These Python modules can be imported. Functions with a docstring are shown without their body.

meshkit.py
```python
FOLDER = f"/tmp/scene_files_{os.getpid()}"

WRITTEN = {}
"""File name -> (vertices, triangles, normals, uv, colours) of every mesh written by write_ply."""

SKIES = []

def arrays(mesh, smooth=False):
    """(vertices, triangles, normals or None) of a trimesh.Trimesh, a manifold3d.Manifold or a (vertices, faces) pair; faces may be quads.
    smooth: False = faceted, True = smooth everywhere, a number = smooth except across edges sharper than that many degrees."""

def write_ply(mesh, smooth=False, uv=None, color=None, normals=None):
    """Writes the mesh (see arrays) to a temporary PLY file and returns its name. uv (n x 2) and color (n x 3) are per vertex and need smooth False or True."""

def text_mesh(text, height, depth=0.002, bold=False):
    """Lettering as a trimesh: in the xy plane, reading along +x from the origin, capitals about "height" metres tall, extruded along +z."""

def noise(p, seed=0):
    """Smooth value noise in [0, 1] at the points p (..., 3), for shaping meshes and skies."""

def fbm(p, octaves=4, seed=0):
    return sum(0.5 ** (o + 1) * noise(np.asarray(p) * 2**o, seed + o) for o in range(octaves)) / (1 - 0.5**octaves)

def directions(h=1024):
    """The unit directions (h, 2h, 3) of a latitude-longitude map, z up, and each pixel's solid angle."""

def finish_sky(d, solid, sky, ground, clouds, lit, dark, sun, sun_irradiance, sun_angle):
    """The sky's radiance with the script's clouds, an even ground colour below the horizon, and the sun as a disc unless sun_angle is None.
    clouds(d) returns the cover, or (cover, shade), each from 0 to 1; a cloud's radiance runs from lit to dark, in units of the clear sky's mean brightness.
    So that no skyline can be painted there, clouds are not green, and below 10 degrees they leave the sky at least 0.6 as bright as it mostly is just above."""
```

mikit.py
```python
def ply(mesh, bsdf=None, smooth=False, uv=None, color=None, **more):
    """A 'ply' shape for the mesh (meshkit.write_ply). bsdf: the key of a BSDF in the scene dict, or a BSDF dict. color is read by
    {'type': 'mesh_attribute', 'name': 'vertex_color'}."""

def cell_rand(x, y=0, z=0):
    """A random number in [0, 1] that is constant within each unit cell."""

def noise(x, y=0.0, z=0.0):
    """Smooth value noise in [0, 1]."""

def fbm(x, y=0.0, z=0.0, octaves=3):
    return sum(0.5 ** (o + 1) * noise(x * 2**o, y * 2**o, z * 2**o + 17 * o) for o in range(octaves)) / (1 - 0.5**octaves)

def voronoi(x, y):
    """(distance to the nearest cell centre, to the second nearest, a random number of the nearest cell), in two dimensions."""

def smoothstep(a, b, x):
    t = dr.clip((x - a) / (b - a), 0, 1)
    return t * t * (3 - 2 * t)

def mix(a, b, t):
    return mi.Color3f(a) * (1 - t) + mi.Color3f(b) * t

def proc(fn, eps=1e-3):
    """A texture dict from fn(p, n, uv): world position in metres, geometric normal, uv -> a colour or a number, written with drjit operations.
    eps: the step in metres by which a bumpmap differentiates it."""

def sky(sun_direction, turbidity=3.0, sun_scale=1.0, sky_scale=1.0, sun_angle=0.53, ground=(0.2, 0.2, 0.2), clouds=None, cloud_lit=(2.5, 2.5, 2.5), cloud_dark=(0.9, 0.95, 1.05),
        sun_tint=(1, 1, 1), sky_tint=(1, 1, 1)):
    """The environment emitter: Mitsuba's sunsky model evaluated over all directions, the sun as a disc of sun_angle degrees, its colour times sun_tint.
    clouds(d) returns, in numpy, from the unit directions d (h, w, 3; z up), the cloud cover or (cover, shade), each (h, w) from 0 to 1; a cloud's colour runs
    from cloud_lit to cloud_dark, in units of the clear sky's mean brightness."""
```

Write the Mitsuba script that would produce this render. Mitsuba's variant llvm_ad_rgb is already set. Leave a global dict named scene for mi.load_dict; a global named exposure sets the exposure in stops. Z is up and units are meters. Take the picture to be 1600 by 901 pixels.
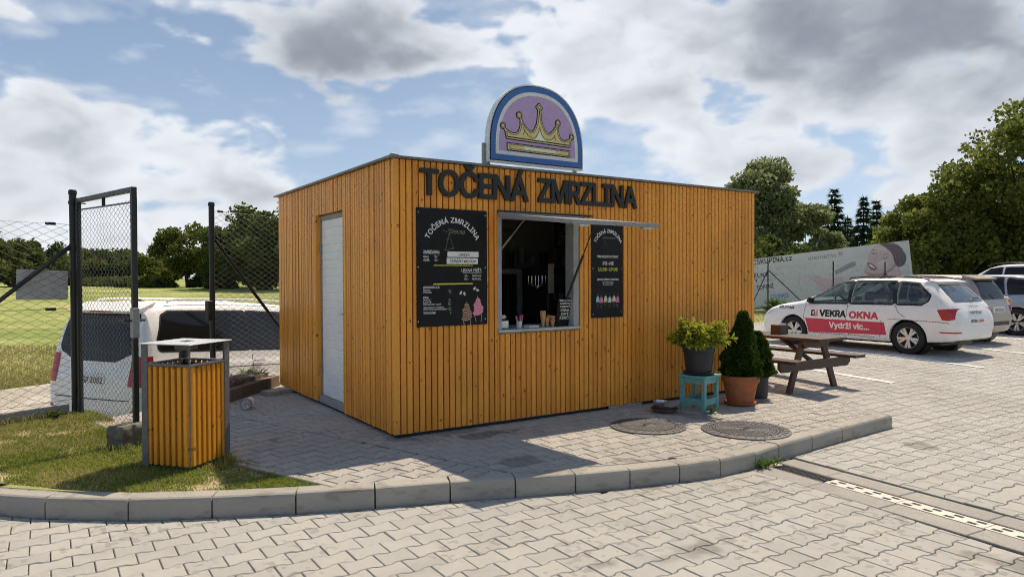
import math, random
import numpy as np, trimesh, shapely
import drjit as dr
import mitsuba as mi
import manifold3d as m3
from shapely import affinity
from shapely.geometry import Polygon, box as sbox, LineString, Point
from shapely.ops import unary_union
import mikit, meshkit
from mikit import noise, fbm, voronoi, cell_rand, smoothstep, mix, proc

T = mi.ScalarTransform4f
scene, labels = {}, {}
rng = np.random.default_rng(7)

# ------------------------------------------------------------------ camera, sky, sun, exposure
YAW, PITCH, ROLL = math.atan2(.552, .834), math.radians(-.93), math.radians(-.2)
EYE = np.array([-2.70, -6.056, 1.5])
FW0, RT = np.array([math.sin(YAW), math.cos(YAW), 0]), np.array([math.cos(YAW), -math.sin(YAW), 0])
FW = FW0 * math.cos(PITCH) + np.array([0, 0, math.sin(PITCH)])
UP = np.cross(RT, FW) * math.cos(ROLL) - RT * math.sin(ROLL)
scene['camera'] = {'type': 'perspective', 'fov': math.degrees(2 * math.atan(800 / 1108)), 'fov_axis': 'x', 'near_clip': .05, 'far_clip': 2000.0,
                   'to_world': T().look_at(origin=EYE.tolist(), target=(EYE + FW).tolist(), up=UP.tolist())}
exposure = 1.5
SUN = (.6, .246, 1.0)


def clouds(d):
    """Broken summer cumulus: cover and shade per direction; masses are given by azimuth (right of the view axis) and elevation, in degrees."""
    lat, dep = d @ RT, d @ FW0
    az, el = np.degrees(np.arctan2(lat, dep)), np.degrees(np.arcsin(np.clip(d[..., 2], -1, 1)))

    def blob(a, e, ra, re, p=2.0):
        return np.exp(-(np.abs((az - a) / ra) ** p + np.abs((el - e) / re) ** p))
    z = np.maximum(d[..., 2], .0) + .20
    q = np.stack([d[..., 0] / z, d[..., 1] / z, d[..., 2] * 2.2], -1)
    big = meshkit.fbm(q * 1.3 + 3.1, 5, 11)
    warp = meshkit.fbm(np.stack([az / 4.1, el / 2.7, d[..., 2]], -1), 3, 41) - .5
    p2 = np.stack([az / 5.2 + 1.1 * warp, el / 3.4 + .9 * warp, d[..., 2] + 7.7], -1)
    puff = meshkit.fbm(p2, 7, 3)
    wisp = meshkit.fbm(np.stack([az / 3.4 + el / 7 + warp, el / 1.15 - az / 11, d[..., 2]], -1), 6, 29)
    field = .30 * big + .42 * puff + .28 * wisp
    field = field + .27 * blob(-13.2, 17.4, 8.5, 4.0) + .26 * blob(27, 17.8, 14, 6.4) + .13 * blob(21, 9.6, 15, 3.4) + .07 * blob(3, 18, 8, 5) + .07 * blob(5, 13.5, 5, 2.5)
    field = field + .22 * blob(-34.5, 8.5, 5.0, 6) + .18 * blob(-23, 7.2, 8, 3.0) + .11 * blob(-29, 19.8, 12, 2.4) + .11 * blob(-23, 11.4, 9, .9) + .10 * blob(-28, 16.8, 9, 1.0)
    field = field - .17 * blob(-10.5, 10.6, 7.0, 3.2) - .13 * blob(7.5, 10.6, 3.6, 2.6) - .15 * blob(-25, 14.4, 8, 1.6) - .12 * blob(-30, 13.0, 3.5, 2) - .08 * blob(17, 11.8, 3, 1.5) - .05 * blob(-2, 15.5, 3, 2) + .10 * blob(0, 0, 90, 4.5)
    cover = np.clip((field - .512) / .080, 0, 1)
    cover = cover * cover * (3 - 2 * cover)
    thin = np.clip((wisp + .5 * big - .66) / .35, 0, 1) * .6
    cover = np.maximum(cover, thin) * np.where(np.abs(az) > 60, .62, 1 - .38 * np.clip((np.abs(az) - 48) / 12, 0, 1))
    fine = meshkit.fbm(np.stack([az / 1.9 + 2.5 * warp, el / 1.15 + 1.5 * warp, d[..., 2]], -1), 5, 77)
    thick = 1.05 * blob(-13.4, 17.3, 7.8, 3.5, 3) + 1.15 * blob(28, 18.2, 13.0, 5.4, 3) + .35 * blob(37, 13, 12, 5) + .30 * blob(-33.5, 10.5, 3, 1.6) + .30 * blob(-20, 5.9, 9, 1.5) + .40 * blob(22, 8.2, 7, 1.2) + .20 * blob(-33, 19, 8, 3) + .25 * blob(-9, 8.2, 3.5, 1.2)
    shade = thick * (.15 + 1.0 * puff + .55 * fine) + .85 * np.clip(puff - .46, 0, 1) + .60 * np.clip(fine - .45, 0, 1) + .15 * np.clip(wisp - .45, 0, 1)
    edge = np.clip((field - .485) / .26, 0, 1)
    shade = shade * (.35 + .65 * edge)
    shade = np.where(np.abs(az) > 55, .8 * puff, shade)
    haze_ = .17 * np.exp(-np.maximum(el, 0) / 40)                    # thin high veil that pales the blue
    cover = cover + (1 - cover) * haze_
    return cover * .96, .92 * np.tanh(1.05 * np.clip(shade, 0, 3))


scene['sky'] = mikit.sky(SUN, turbidity=3, clouds=clouds, cloud_lit=(3.0, 3.1, 3.25), cloud_dark=(.66, .78, .96), sky_tint=(1.22, 1.14, 1.05), sun_tint=(1.0, .985, .96), sun_scale=1.3)


# ------------------------------------------------------------------ helpers
_count = {}


def fresh(key):
    n = _count.get(key, 0)
    _count[key] = n + 1
    return key if n == 0 else f'{key}_{n:03d}'


def thing(name, label, cat, group=None):
    k = fresh(name)
    labels[k] = {'label': label, 'category': cat}
    if group:
        labels[k]['group'] = group
    return k


def put(parent, name, mesh, mat, smooth=False, tw=None, label=None, kind=None, color=None, uv=None):
    """One entry of the scene: a part of PARENT, or a thing or setting of its own when PARENT is None."""
    k = fresh(f'{parent}__{name}' if parent else name)
    d = dict(mesh) if isinstance(mesh, dict) else mikit.ply(mesh, mat, smooth=smooth, color=color, uv=uv)
    if tw is not None:
        d['to_world'] = tw
    scene[k] = d
    if label or kind:
        labels[k] = {}
        if label:
            labels[k]['label'] = label
        if kind:
            labels[k]['kind'] = kind
    return k


def solo(name, mesh, mat, label, cat, smooth=False, group=None):
    k = thing(name, label, cat, group)
    scene[k] = mikit.ply(mesh, mat, smooth=smooth)
    return k


def cat(meshes):
    vs, fs, n = [], [], 0
    for m in meshes:
        v, f = (np.asarray(m.vertices), np.asarray(m.faces)) if hasattr(m, 'vertices') else (np.asarray(m[0], float), np.asarray(m[1], int))
        if f.shape[1] == 4:
            f = np.vstack([f[:, [0, 1, 2]], f[:, [0, 2, 3]]])
        vs.append(v); fs.append(f + n); n += len(v)
    return np.vstack(vs), np.vstack(fs)


def hull(pts):
    m = trimesh.convex.convex_hull(np.asarray(pts, float))
    return np.asarray(m.vertices), np.asarray(m.faces)


def box(x0, x1, y0, y1, z0, z1, c=0.0):
    x0, x1, y0, y1, z0, z1 = min(x0, x1), max(x0, x1), min(y0, y1), max(y0, y1), min(z0, z1), max(z0, z1)
    if c <= 0:
        v = np.array([[x, y, z] for x in (x0, x1) for y in (y0, y1) for z in (z0, z1)], float)
        return v, np.array([[0, 1, 3], [0, 3, 2], [4, 6, 7], [4, 7, 5], [0, 4, 5], [0, 5, 1], [2, 3, 7], [2, 7, 6], [0, 2, 6], [0, 6, 4], [1, 5, 7], [1, 7, 3]])
    pts = []
    for sx, X in ((1, x0), (-1, x1)):
        for sy, Y in ((1, y0), (-1, y1)):
            for sz, Z in ((1, z0), (-1, z1)):
                pts += [(X, Y + sy * c, Z + sz * c), (X + sx * c, Y, Z + sz * c), (X + sx * c, Y + sy * c, Z)]
    return hull(pts)


def frame(m, o=(0, 0, 0), ex=(1, 0, 0), ey=(0, 1, 0), ez=(0, 0, 1)):
    v, f = (np.asarray(m.vertices), np.asarray(m.faces)) if hasattr(m, 'vertices') else m
    R = np.array([ex, ey, ez], float)
    f = np.asarray(f)
    if np.linalg.det(R) < 0:
        f = f[:, ::-1]
    return np.asarray(v) @ R + np.asarray(o, float), f


def rotz(m, a, o=(0, 0, 0)):
    c, s = math.cos(a), math.sin(a)
    return frame(m, o, (c, s, 0), (-s, c, 0), (0, 0, 1))


def bar(p0, p1, w, h, c=.003, up=(0, 0, 1)):
    """A square bar from p0 to p1, w wide (sideways) and h high."""
    p0, p1 = np.asarray(p0, float), np.asarray(p1, float)
    L = np.linalg.norm(p1 - p0); ex = (p1 - p0) / L
    ey = np.cross(up, ex)
    if np.linalg.norm(ey) < 1e-3:
        ey = np.cross((1, 0, 0), ex)
    ey /= np.linalg.norm(ey)
    return frame(box(0, L, -w / 2, w / 2, -h / 2, h / 2, c), p0, ex, ey, np.cross(ex, ey))


def tube(path, r, n=8, cap=True):
    path = np.asarray(path, float)
    r = np.broadcast_to(np.asarray(r, float), (len(path),))
    tan = np.gradient(path, axis=0)
    tan /= np.linalg.norm(tan, axis=1, keepdims=True) + 1e-12
    a = np.cross(tan[0], (0, 0, 1))
    if np.linalg.norm(a) < .05:
        a = np.cross(tan[0], (1, 0, 0))
    vs = []
    for p, t, rr in zip(path, tan, r):
        a = a - t * (a @ t); a /= np.linalg.norm(a); b = np.cross(t, a)
        th = np.arange(n) * 2 * np.pi / n
        vs.append(p + rr * (np.cos(th)[:, None] * a + np.sin(th)[:, None] * b))
    v = np.vstack(vs); i = np.arange(n); j = (i + 1) % n; f = []
    for k in range(len(path) - 1):
        f += [np.stack([k * n + i, k * n + j, (k + 1) * n + j], 1), np.stack([k * n + i, (k + 1) * n + j, (k + 1) * n + i], 1)]
    if cap:
        m = len(v); v = np.vstack([v, path[:1], path[-1:]])
        f += [np.stack([j, i, i * 0 + m], 1), np.stack([(len(path) - 1) * n + i, (len(path) - 1) * n + j, i * 0 + m + 1], 1)]
    return v, np.vstack(f)


def lathe(prof, n=32, o=(0, 0, 0)):
    prof = np.asarray(prof, float); th = np.arange(n) * 2 * np.pi / n
    v = np.stack([prof[:, None, 0] * np.cos(th), prof[:, None, 0] * np.sin(th), prof[:, None, 1] + 0 * th], -1).reshape(-1, 3) + np.asarray(o, float)
    i = np.arange(n); j = (i + 1) % n; f = []
    for k in range(len(prof) - 1):
        f += [np.stack([k * n + i, k * n + j, (k + 1) * n + j], 1), np.stack([k * n + i, (k + 1) * n + j, (k + 1) * n + i], 1)]
    return v, np.vstack(f)


def polys(g):
    return [p for p in getattr(g, 'geoms', [g]) if p.geom_type == 'Polygon' and p.area > 1e-9]


def extrude(g, h):
    return cat([trimesh.creation.extrude_polygon(p, h, engine='earcut') for p in polys(g)])


def flat(g, z=0.0):
    """A shapely shape as a one-sided sheet at height z."""
    out = []
    for p in polys(g):
        v, f = trimesh.creation.triangulate_polygon(p, engine='earcut')
        f = np.asarray(f); v = np.asarray(v)
        a, b, c = v[f[:, 0]], v[f[:, 1]], v[f[:, 2]]
        s = (b[:, 0] - a[:, 0]) * (c[:, 1] - a[:, 1]) - (b[:, 1] - a[:, 1]) * (c[:, 0] - a[:, 0])
        f = np.where((s < 0)[:, None], f[:, ::-1], f)
        out.append((np.column_stack([v, np.full(len(v), z)]), f))
    return cat(out)


_tp = {}


def text_poly(text, height, bold=False, width=None, grow=0.0):
    """Lettering as a shapely shape from the origin along +x; width squeezes or stretches it to that length."""
    key = (text, bold)
    if key not in _tp:
        m = meshkit.text_mesh(text, 1.0, .05, bold)
        up = m.face_normals[:, 2] > .9
        _tp[key] = shapely.union_all(shapely.polygons(m.vertices[m.faces[up]][:, :, :2]), grid_size=1e-5).simplify(.004)
    g = affinity.scale(_tp[key], height, height, origin=(0, 0))
    x0, _, x1, _ = g.bounds
    g = affinity.translate(g, -x0, 0)
    if width:
        g = affinity.scale(g, width / (x1 - x0), 1, origin=(0, 0))
    return g.buffer(grow) if grow else g


FRONT = dict(ex=(1, 0, 0), ey=(0, 0, 1), ez=(0, -1, 0))   # sheet x -> world x, sheet y -> world z, facing the street
FACE_CAM = dict(ex=tuple(RT), ey=(0, 0, 1), ez=tuple(-FW0))


# ------------------------------------------------------------------ materials
def rgb(*c):
    return {'type': 'rgb', 'value': list(c)}


def mat(name, base, rough=.6, spec=.4, two=True, **kw):
    b = {'type': 'principled', 'base_color': base if isinstance(base, dict) else rgb(*base), 'roughness': rough, 'specular': spec, **kw}
    scene[name] = {'type': 'twosided', 'bsdf': b} if two else b
    return name


def bumped(name, inner, fn, scale, eps=2e-3):
    """Wraps a material already made in a bump map."""
    scene[name] = {'type': 'bumpmap', 'arbitrary': proc(fn, eps), 'scale': scale, 'bsdf': scene[inner] if False else scene.pop(inner)}
    return name


def speck(c0, c1, f=40.0, big=2.0):
    """Two tones mixed by fine grain and large patches."""
    def fn(p, n, uv):
        t = .55 * fbm(p.x * f, p.y * f, p.z * f, 3) + .45 * fbm(p.x * big + 3, p.y * big, p.z * big, 3)
        return mix(c0, c1, smoothstep(.3, .7, t))
    return proc(fn)


def wood(c_light, c_dark, pitch=.0645, tone=.55, kx=1.0, patch=(.36, .155, .018), knot=.85):
    def fn(p, n, uv):
        s = p.x * kx + p.y
        cell = dr.floor(s / pitch)
        r = cell_rand(cell, 3, 1)
        g = fbm(s * 95 + r * 50, p.z * 1.6 + r * 30, r * 9, 3)
        g2 = noise(s * 320, p.z * 5 + r * 11, 2)
        t = smoothstep(.26, .76, .66 * g + .10 * g2 + .60 * (r - .40))
        c = mix(c_light, c_dark, t * tone)
        # knots, one or two on a board
        kz = p.z * 1.55 + r * 17
        kc = dr.floor(kz)
        kr = cell_rand(cell, kc, 5)
        dx = (s / pitch - cell - .25 - .5 * cell_rand(cell, kc, 6)) * pitch
        dz = (kz - kc - .2 - .6 * cell_rand(cell, kc, 7)) / 1.55
        rad = .0055 + .009 * cell_rand(cell, kc, 8)
        k = dr.select(kr < .62, 1 - smoothstep(.35, 1.25, dr.sqrt(dx * dx + dz * dz * .45) / rad), 0)
        c = mix(c, mi.Color3f(.13, .045, .012), k * knot)
        m = smoothstep(.52, .78, fbm(p.x * 1.3 + 9, p.y * 1.3, p.z * 1.1, 4))
        return mix(c, mi.Color3f(*patch), m * .28)
    return proc(fn)


mat('mat_slat', wood((.84, .355, .048), (.56, .185, .016), .0645), .42, .45)
mat('mat_bin_slat', wood((.66, .30, .022), (.46, .18, .010), .036, .5, .3), .40, .45)
mat('mat_backing', (.10, .05, .018), .9, .1)
mat('mat_alu', speck((.62, .63, .64), (.52, .53, .54), 30), .38, .5, metallic=.35)
mat('mat_grey_metal', speck((.30, .305, .31), (.235, .24, .245), 25), .5, .4)
mat('mat_bin_frame', speck((.135, .138, .145), (.10, .103, .11), 25), .5, .4)
mat('mat_dark_metal', speck((.040, .043, .048), (.022, .024, .028), 30), .5, .4)
mat('mat_black_paint', (.018, .019, .022), .42, .4)
mat('mat_wire', (.10, .105, .11), .38, .6)
mat('mat_black_board', speck((.007, .008, .011), (.011, .012, .015), 12), .5, .2)
mat('mat_white_print', (.78, .78, .78), .6, .2, two=True)
mat('mat_yellow_print', (.72, .70, .08), .6, .2, two=True)
mat('mat_cream_print', (.70, .62, .50), .6, .2, two=True)
mat('mat_pink_print', (.72, .22, .36), .6, .2, two=True)
mat('mat_brown_print', (.22, .12, .08), .6, .2, two=True)
mat('mat_blue_print', (.35, .55, .68), .6, .2, two=True)
mat('mat_dull_print', (.26, .25, .18), .6, .2, two=True)
mat('mat_white', (.78, .79, .80), .4, .4)
mat('mat_off_white', (.60, .60, .57), .6, .3)
mat('mat_door', speck((.80, .81, .82), (.73, .745, .76), 8, 1.2), .4, .4)
mat('mat_hatch', speck((.26, .275, .295), (.21, .225, .245), 12), .5, .4)
mat('mat_roof', speck((.22, .225, .23), (.15, .155, .16), 10), .5, .4)
mat('mat_interior', (.30, .30, .31), .8, .2)
mat('mat_steel', (.60, .60, .60), .25, .5, metallic=.9)
mat('mat_sign_blue', (.055, .15, .46), .35, .4)
mat('mat_sign_white', (.72, .73, .76), .4, .4)
mat('mat_sign_lilac', (.50, .34, .62), .4, .4)
mat('mat_gold', (.72, .59, .28), .45, .4)
mat('mat_pale_gold', (.84, .84, .70), .45, .4)
mat('mat_sign_black', (.02, .018, .03), .5, .3)


def lattice_rand(p, x0, y0, a):
    c, s = math.cos(a), math.sin(a)
    X, Y = p.x * c + p.y * s, -p.x * s + p.y * c
    j = dr.floor((Y - y0) / .165 + .5)
    odd = j - 2 * dr.floor(j / 2)
    i = dr.floor((X - x0) / .2125 - .5 * odd)
    return cell_rand(i, j, 3), cell_rand(i, j, 4)


def paver_colour(x0, y0, a, light, dark, warm, spill=None):
    def fn(p, n, uv):
        r, r2 = lattice_rand(p, x0, y0, a)
        g = fbm(p.x * 190, p.y * 190, 0, 2)
        m = fbm(p.x * .9 + 4, p.y * .9, 0, 4)
        blot = smoothstep(.58, .74, fbm(p.x * 4.5, p.y * 4.5 + 8, 0, 4))
        t = .42 * r + .22 * g + .45 * m - .05
        c = mix(light, dark, dr.clip(t, 0, 1))
        c = mix(c, warm, .5 * r2 * r2)
        spot = smoothstep(.70, .78, noise(p.x * 26, p.y * 26, 4)) * smoothstep(.5, .7, noise(p.x * 3, p.y * 3, 9))
        c = c * (1 - .07 * blot)
        # tyre marks and trodden dirt: darker irregular patches with a grain
        dirt = smoothstep(.56, .72, fbm(p.x * .55 + 11, p.y * .55 + 3, 2, 4)) * smoothstep(.25, .6, fbm(p.x * 16, p.y * 16, 6, 3))
        c = mix(c, mi.Color3f(.235, .225, .20), .40 * dirt)
        oil = smoothstep(.73, .80, fbm(p.x * 1.6 + 40, p.y * 1.6 + 7, 8, 4))
        c = mix(c, mi.Color3f(.12, .115, .105), .55 * oil)
        if spill:                                                     # dark spilt-drink stain on the paving by the window
            q = dr.sqrt(dr.square((p.x - spill[0]) / .34) + dr.square((p.y - spill[1]) / .17)) + 1.3 * (fbm(p.x * 7, p.y * 7, 3, 4) - .5)
            c = mix(c, mi.Color3f(.085, .078, .068), .62 * (1 - smoothstep(.55, 1.0, q)))
        return c * (1 - .22 * spot)
    return proc(fn)


mat('mat_paver', paver_colour(-1.831, -1.71, 0, (.385, .388, .370), (.292, .294, .280), (.375, .365, .335)), .85, .25)
mat('mat_paver_kiosk', paver_colour(-1.75, -1.65, 0, (.385, .374, .345), (.285, .280, .262), (.37, .345, .30), (.84, -.28)), .85, .25)
mat('mat_paver_turned', paver_colour(.05, .03, math.radians(19.5), (.375, .368, .345), (.275, .272, .256), (.36, .335, .29)), .85, .25)
mat('mat_joint', speck((.050, .047, .040), (.095, .088, .072), 30, 1.2), .95, .1)


def kerb_plain(p, n, uv):
    g = fbm(p.x * 120, p.y * 120, p.z * 120, 2)
    m = fbm(p.x * 3.1, p.y * 3.1, p.z * 6, 4)
    c = mix((.37, .36, .325), (.25, .243, .222), dr.clip(.5 * g + .75 * m - .15, 0, 1))
    stain = smoothstep(.56, .74, fbm(p.x * 9 + 5, p.y * 9, p.z * 20, 5))
    return mix(c, mi.Color3f(.17, .158, .132), stain * .45)


mat('mat_kerb', proc(kerb_plain), .85, .25)
mat('mat_concrete', speck((.40, .385, .35), (.27, .26, .235), 60, 2.5), .88, .25)
mat('mat_soil', speck((.40, .335, .22), (.25, .20, .125), 22, 2.0), .95, .1)


def meadow_colour(p, n, uv):
    a = fbm(p.x * .10, p.y * .10, 1, 4)
    b = fbm(p.x * 1.3, p.y * 1.3, 2, 4)
    c = mix((.165, .21, .062), (.245, .27, .10), smoothstep(.35, .68, a))
    dry = smoothstep(.50, .66, fbm(p.x * .19 + 5.2, p.y * .19 + 1.4, 3, 4))
    c = mix(c, mi.Color3f(.40, .35, .17), dry * .45)
    return c * (.7 + .6 * b)


mat('mat_meadow', proc(meadow_colour), .95, .1)


def blade_colour(p, n, uv):
    a = fbm(p.x * 1.1, p.y * 1.1, 1, 3)
    r = cell_rand(dr.floor(p.x * 70), dr.floor(p.y * 70), 1)
    c = mix((.165, .25, .042), (.29, .325, .08), smoothstep(.3, .7, .5 * a + .5 * r))
    dry = smoothstep(.48, .66, fbm(p.x * 1.7 + 3.3, p.y * 1.7 + 6, 5, 3)) * smoothstep(.15, .6, r)
    return mix(c, mi.Color3f(.50, .43, .20), dr.clip(dry * .75 + dr.select(r > .85, .6, 0), 0, 1))


def leafmat(name, c0, c1, f=.8, trans=1.0, rough=.6):
    def fn(p, n, uv):
        r = cell_rand(dr.floor(p.x * 9 * f), dr.floor(p.y * 9 * f), dr.floor(p.z * 9 * f))
        a = fbm(p.x * f, p.y * f, p.z * f, 3)
        return mix(c0, c1, dr.clip(.6 * r + .8 * (a - .25), 0, 1))
    scene[name] = {'type': 'principledthin', 'base_color': proc(fn), 'roughness': rough, 'diff_trans': trans, 'spec_trans': 0.0, 'eta': 1.33}
    return name


scene['mat_blade'] = {'type': 'principledthin', 'base_color': proc(blade_colour), 'roughness': .7, 'diff_trans': .9, 'spec_trans': 0.0, 'eta': 1.3}
leafmat('mat_leaf_dark', (.050, .082, .025), (.140, .175, .055), .5)
leafmat('mat_leaf_mid', (.075, .105, .025), (.18, .205, .055), .5)
leafmat('mat_leaf_chestnut', (.085, .122, .028), (.255, .285, .080), .9)
leafmat('mat_leaf_willow', (.15, .19, .085), (.30, .34, .18), .5)
leafmat('mat_leaf_conifer', (.022, .045, .026), (.060, .090, .048), .7, .6)
leafmat('mat_leaf_thuja', (.024, .055, .010), (.075, .125, .024), 6, .6)
leafmat('mat_leaf_pot', (.16, .25, .02), (.52, .50, .09), 5, .8, .4)
leafmat('mat_leaf_weed', (.05, .11, .015), (.13, .20, .04), 5, .5)
mat('mat_bark', speck((.10, .075, .05), (.05, .038, .026), 12), .95, .1)


# ------------------------------------------------------------------ the setting: ground, road, pavements
def zr(y, x=20.0):
    """Height of the road and parking lot: level along the kerb, rising gently towards the parked cars."""
    t = np.clip((np.asarray(y, float) + 2) / 3, 0, 1) * np.clip((np.asarray(x, float) - 4.6) / 1.4, 0, 1)
    return -.145 + .145 * t


KERB = [(-3.55, .70), (-3.22, .25), (-2.705, -.252), (-2.234, -.621), (-1.75, -.882), (-1.247, -1.119), (-.741, -1.318), (-.227, -1.49), (.229, -1.668), (.671, -1.832), (1.098, -1.975), (1.527, -2.088),
        (1.927, -2.16), (2.374, -2.163), (2.766, -2.107), (3.898, -2.015), (4.93, -1.955)]
kerb_front = LineString(KERB)
SEAM_L = [(-1.046 - .30, 2.053 + .98), (.262, -1.50)]
FP1, FQ = np.array([-2.43, 2.60]), np.array([.894, .448])      # the fence line: first post and direction

# the open ground beyond the fence: one sheet out to the trees and the horizon
xs = np.concatenate([np.linspace(-900, -60, 22), np.linspace(-50, 60, 56), np.linspace(75, 900, 22)])
ys = np.concatenate([np.linspace(-700, -60, 16), np.linspace(-45, 70, 58), np.linspace(80, 900, 30)])
gx, gy = np.meshgrid(xs, ys)
d_left = (gx - FP1[0]) * -FQ[1] + (gy - FP1[1]) * FQ[0]           # metres beyond the fence line
dep = (gx - EYE[0]) * FW0[0] + (gy - EYE[1]) * FW0[1]
far_left = -.80 + .95 * np.clip((dep - 20) / 90, 0, 1) ** 1.2
lot_side = np.clip((gx - 3.0 - .25 * np.maximum(gy - 6, 0)) / 4.0, 0, 1)
gz = far_left * (1 - lot_side) + (-.22 + .21 * np.clip((gy - 2) / 6, 0, 1)) * lot_side
gz = np.where(d_left < .6, np.minimum(gz, -.42 if True else gz), gz)
gz = np.where((d_left < .6) & (gx > 2.0), -.35, gz)
gz += (meshkit.fbm(np.stack([gx * .12, gy * .12, gx * 0], -1), 3, 4) - .5) * .22 * np.clip((d_left - 3) / 6, 0, 1) * np.clip((gy - 12) / 6, 0, 1)
i = np.arange(len(xs) * len(ys)).reshape(len(ys), len(xs))
quads = np.stack([i[:-1, :-1], i[:-1, 1:], i[1:, 1:], i[1:, :-1]], -1).reshape(-1, 4)
put(None, 'meadow', (np.stack([gx, gy, gz], -1).reshape(-1, 3), quads), 'mat_meadow', smooth=True, kind='structure', label='open grass field stretching behind the fence to the trees')


def sheet(poly, zfn, step=.5):
    """A ground sheet over a polygon, cut into cells so that it can follow zfn."""
    x0, y0, x1, y1 = poly.bounds
    out = []
    nx, ny = max(1, int((x1 - x0) / step)), max(1, int((y1 - y0) / step))
    X, Y = np.linspace(x0, x1, nx + 1), np.linspace(y0, y1, ny + 1)
    for a in range(nx):
        for b in range(ny):
            cell = sbox(X[a], Y[b], X[a + 1], Y[b + 1])
            if not poly.intersects(cell):
                continue
            g = cell if poly.contains(cell) else poly.intersection(cell)
            if polys(g):
                out.append(flat(g))
    v, f = cat(out)
    v[:, 2] = zfn(v[:, 0], v[:, 1])
    return v, f


# zones in plan
kerb_strip = kerb_front.buffer(.15, single_sided=True, cap_style='flat', join_style='mitre')
if kerb_strip.centroid.y < -1.2 - 5:
    kerb_strip = kerb_front.buffer(-.15, single_sided=True, cap_style='flat', join_style='mitre')
seam_r = [(4.935, -1.80), (5.16, -.05), (5.16, 5.5)]
P1 = Polygon([SEAM_L[0], SEAM_L[1]] + [p for p in KERB if p[0] > .30] + seam_r + [(-.2, 5.5), (-1.2, 3.6)]).buffer(0).difference(kerb_strip)
edge_l = [(-.93, -1.12), (-1.41, .034), (-1.62, .75), (-2.10, 2.0), (-2.30, 2.66)]
P2 = Polygon([SEAM_L[1]] + [(.229, -1.668), (-.227, -1.49), (-.741, -1.318), (-1.0, -1.22)] + edge_l + [(-1.35, 3.12), SEAM_L[0]]).buffer(0).difference(kerb_strip)
VERGE = Polygon([p for p in KERB if p[0] < -.9] + edge_l + [(-2.40, 2.66), tuple(FP1 - FQ * 6 + [-.0, .05]), (-8, -.6), (-8, 5), (-3.8, 1.0)]).buffer(0)
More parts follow.
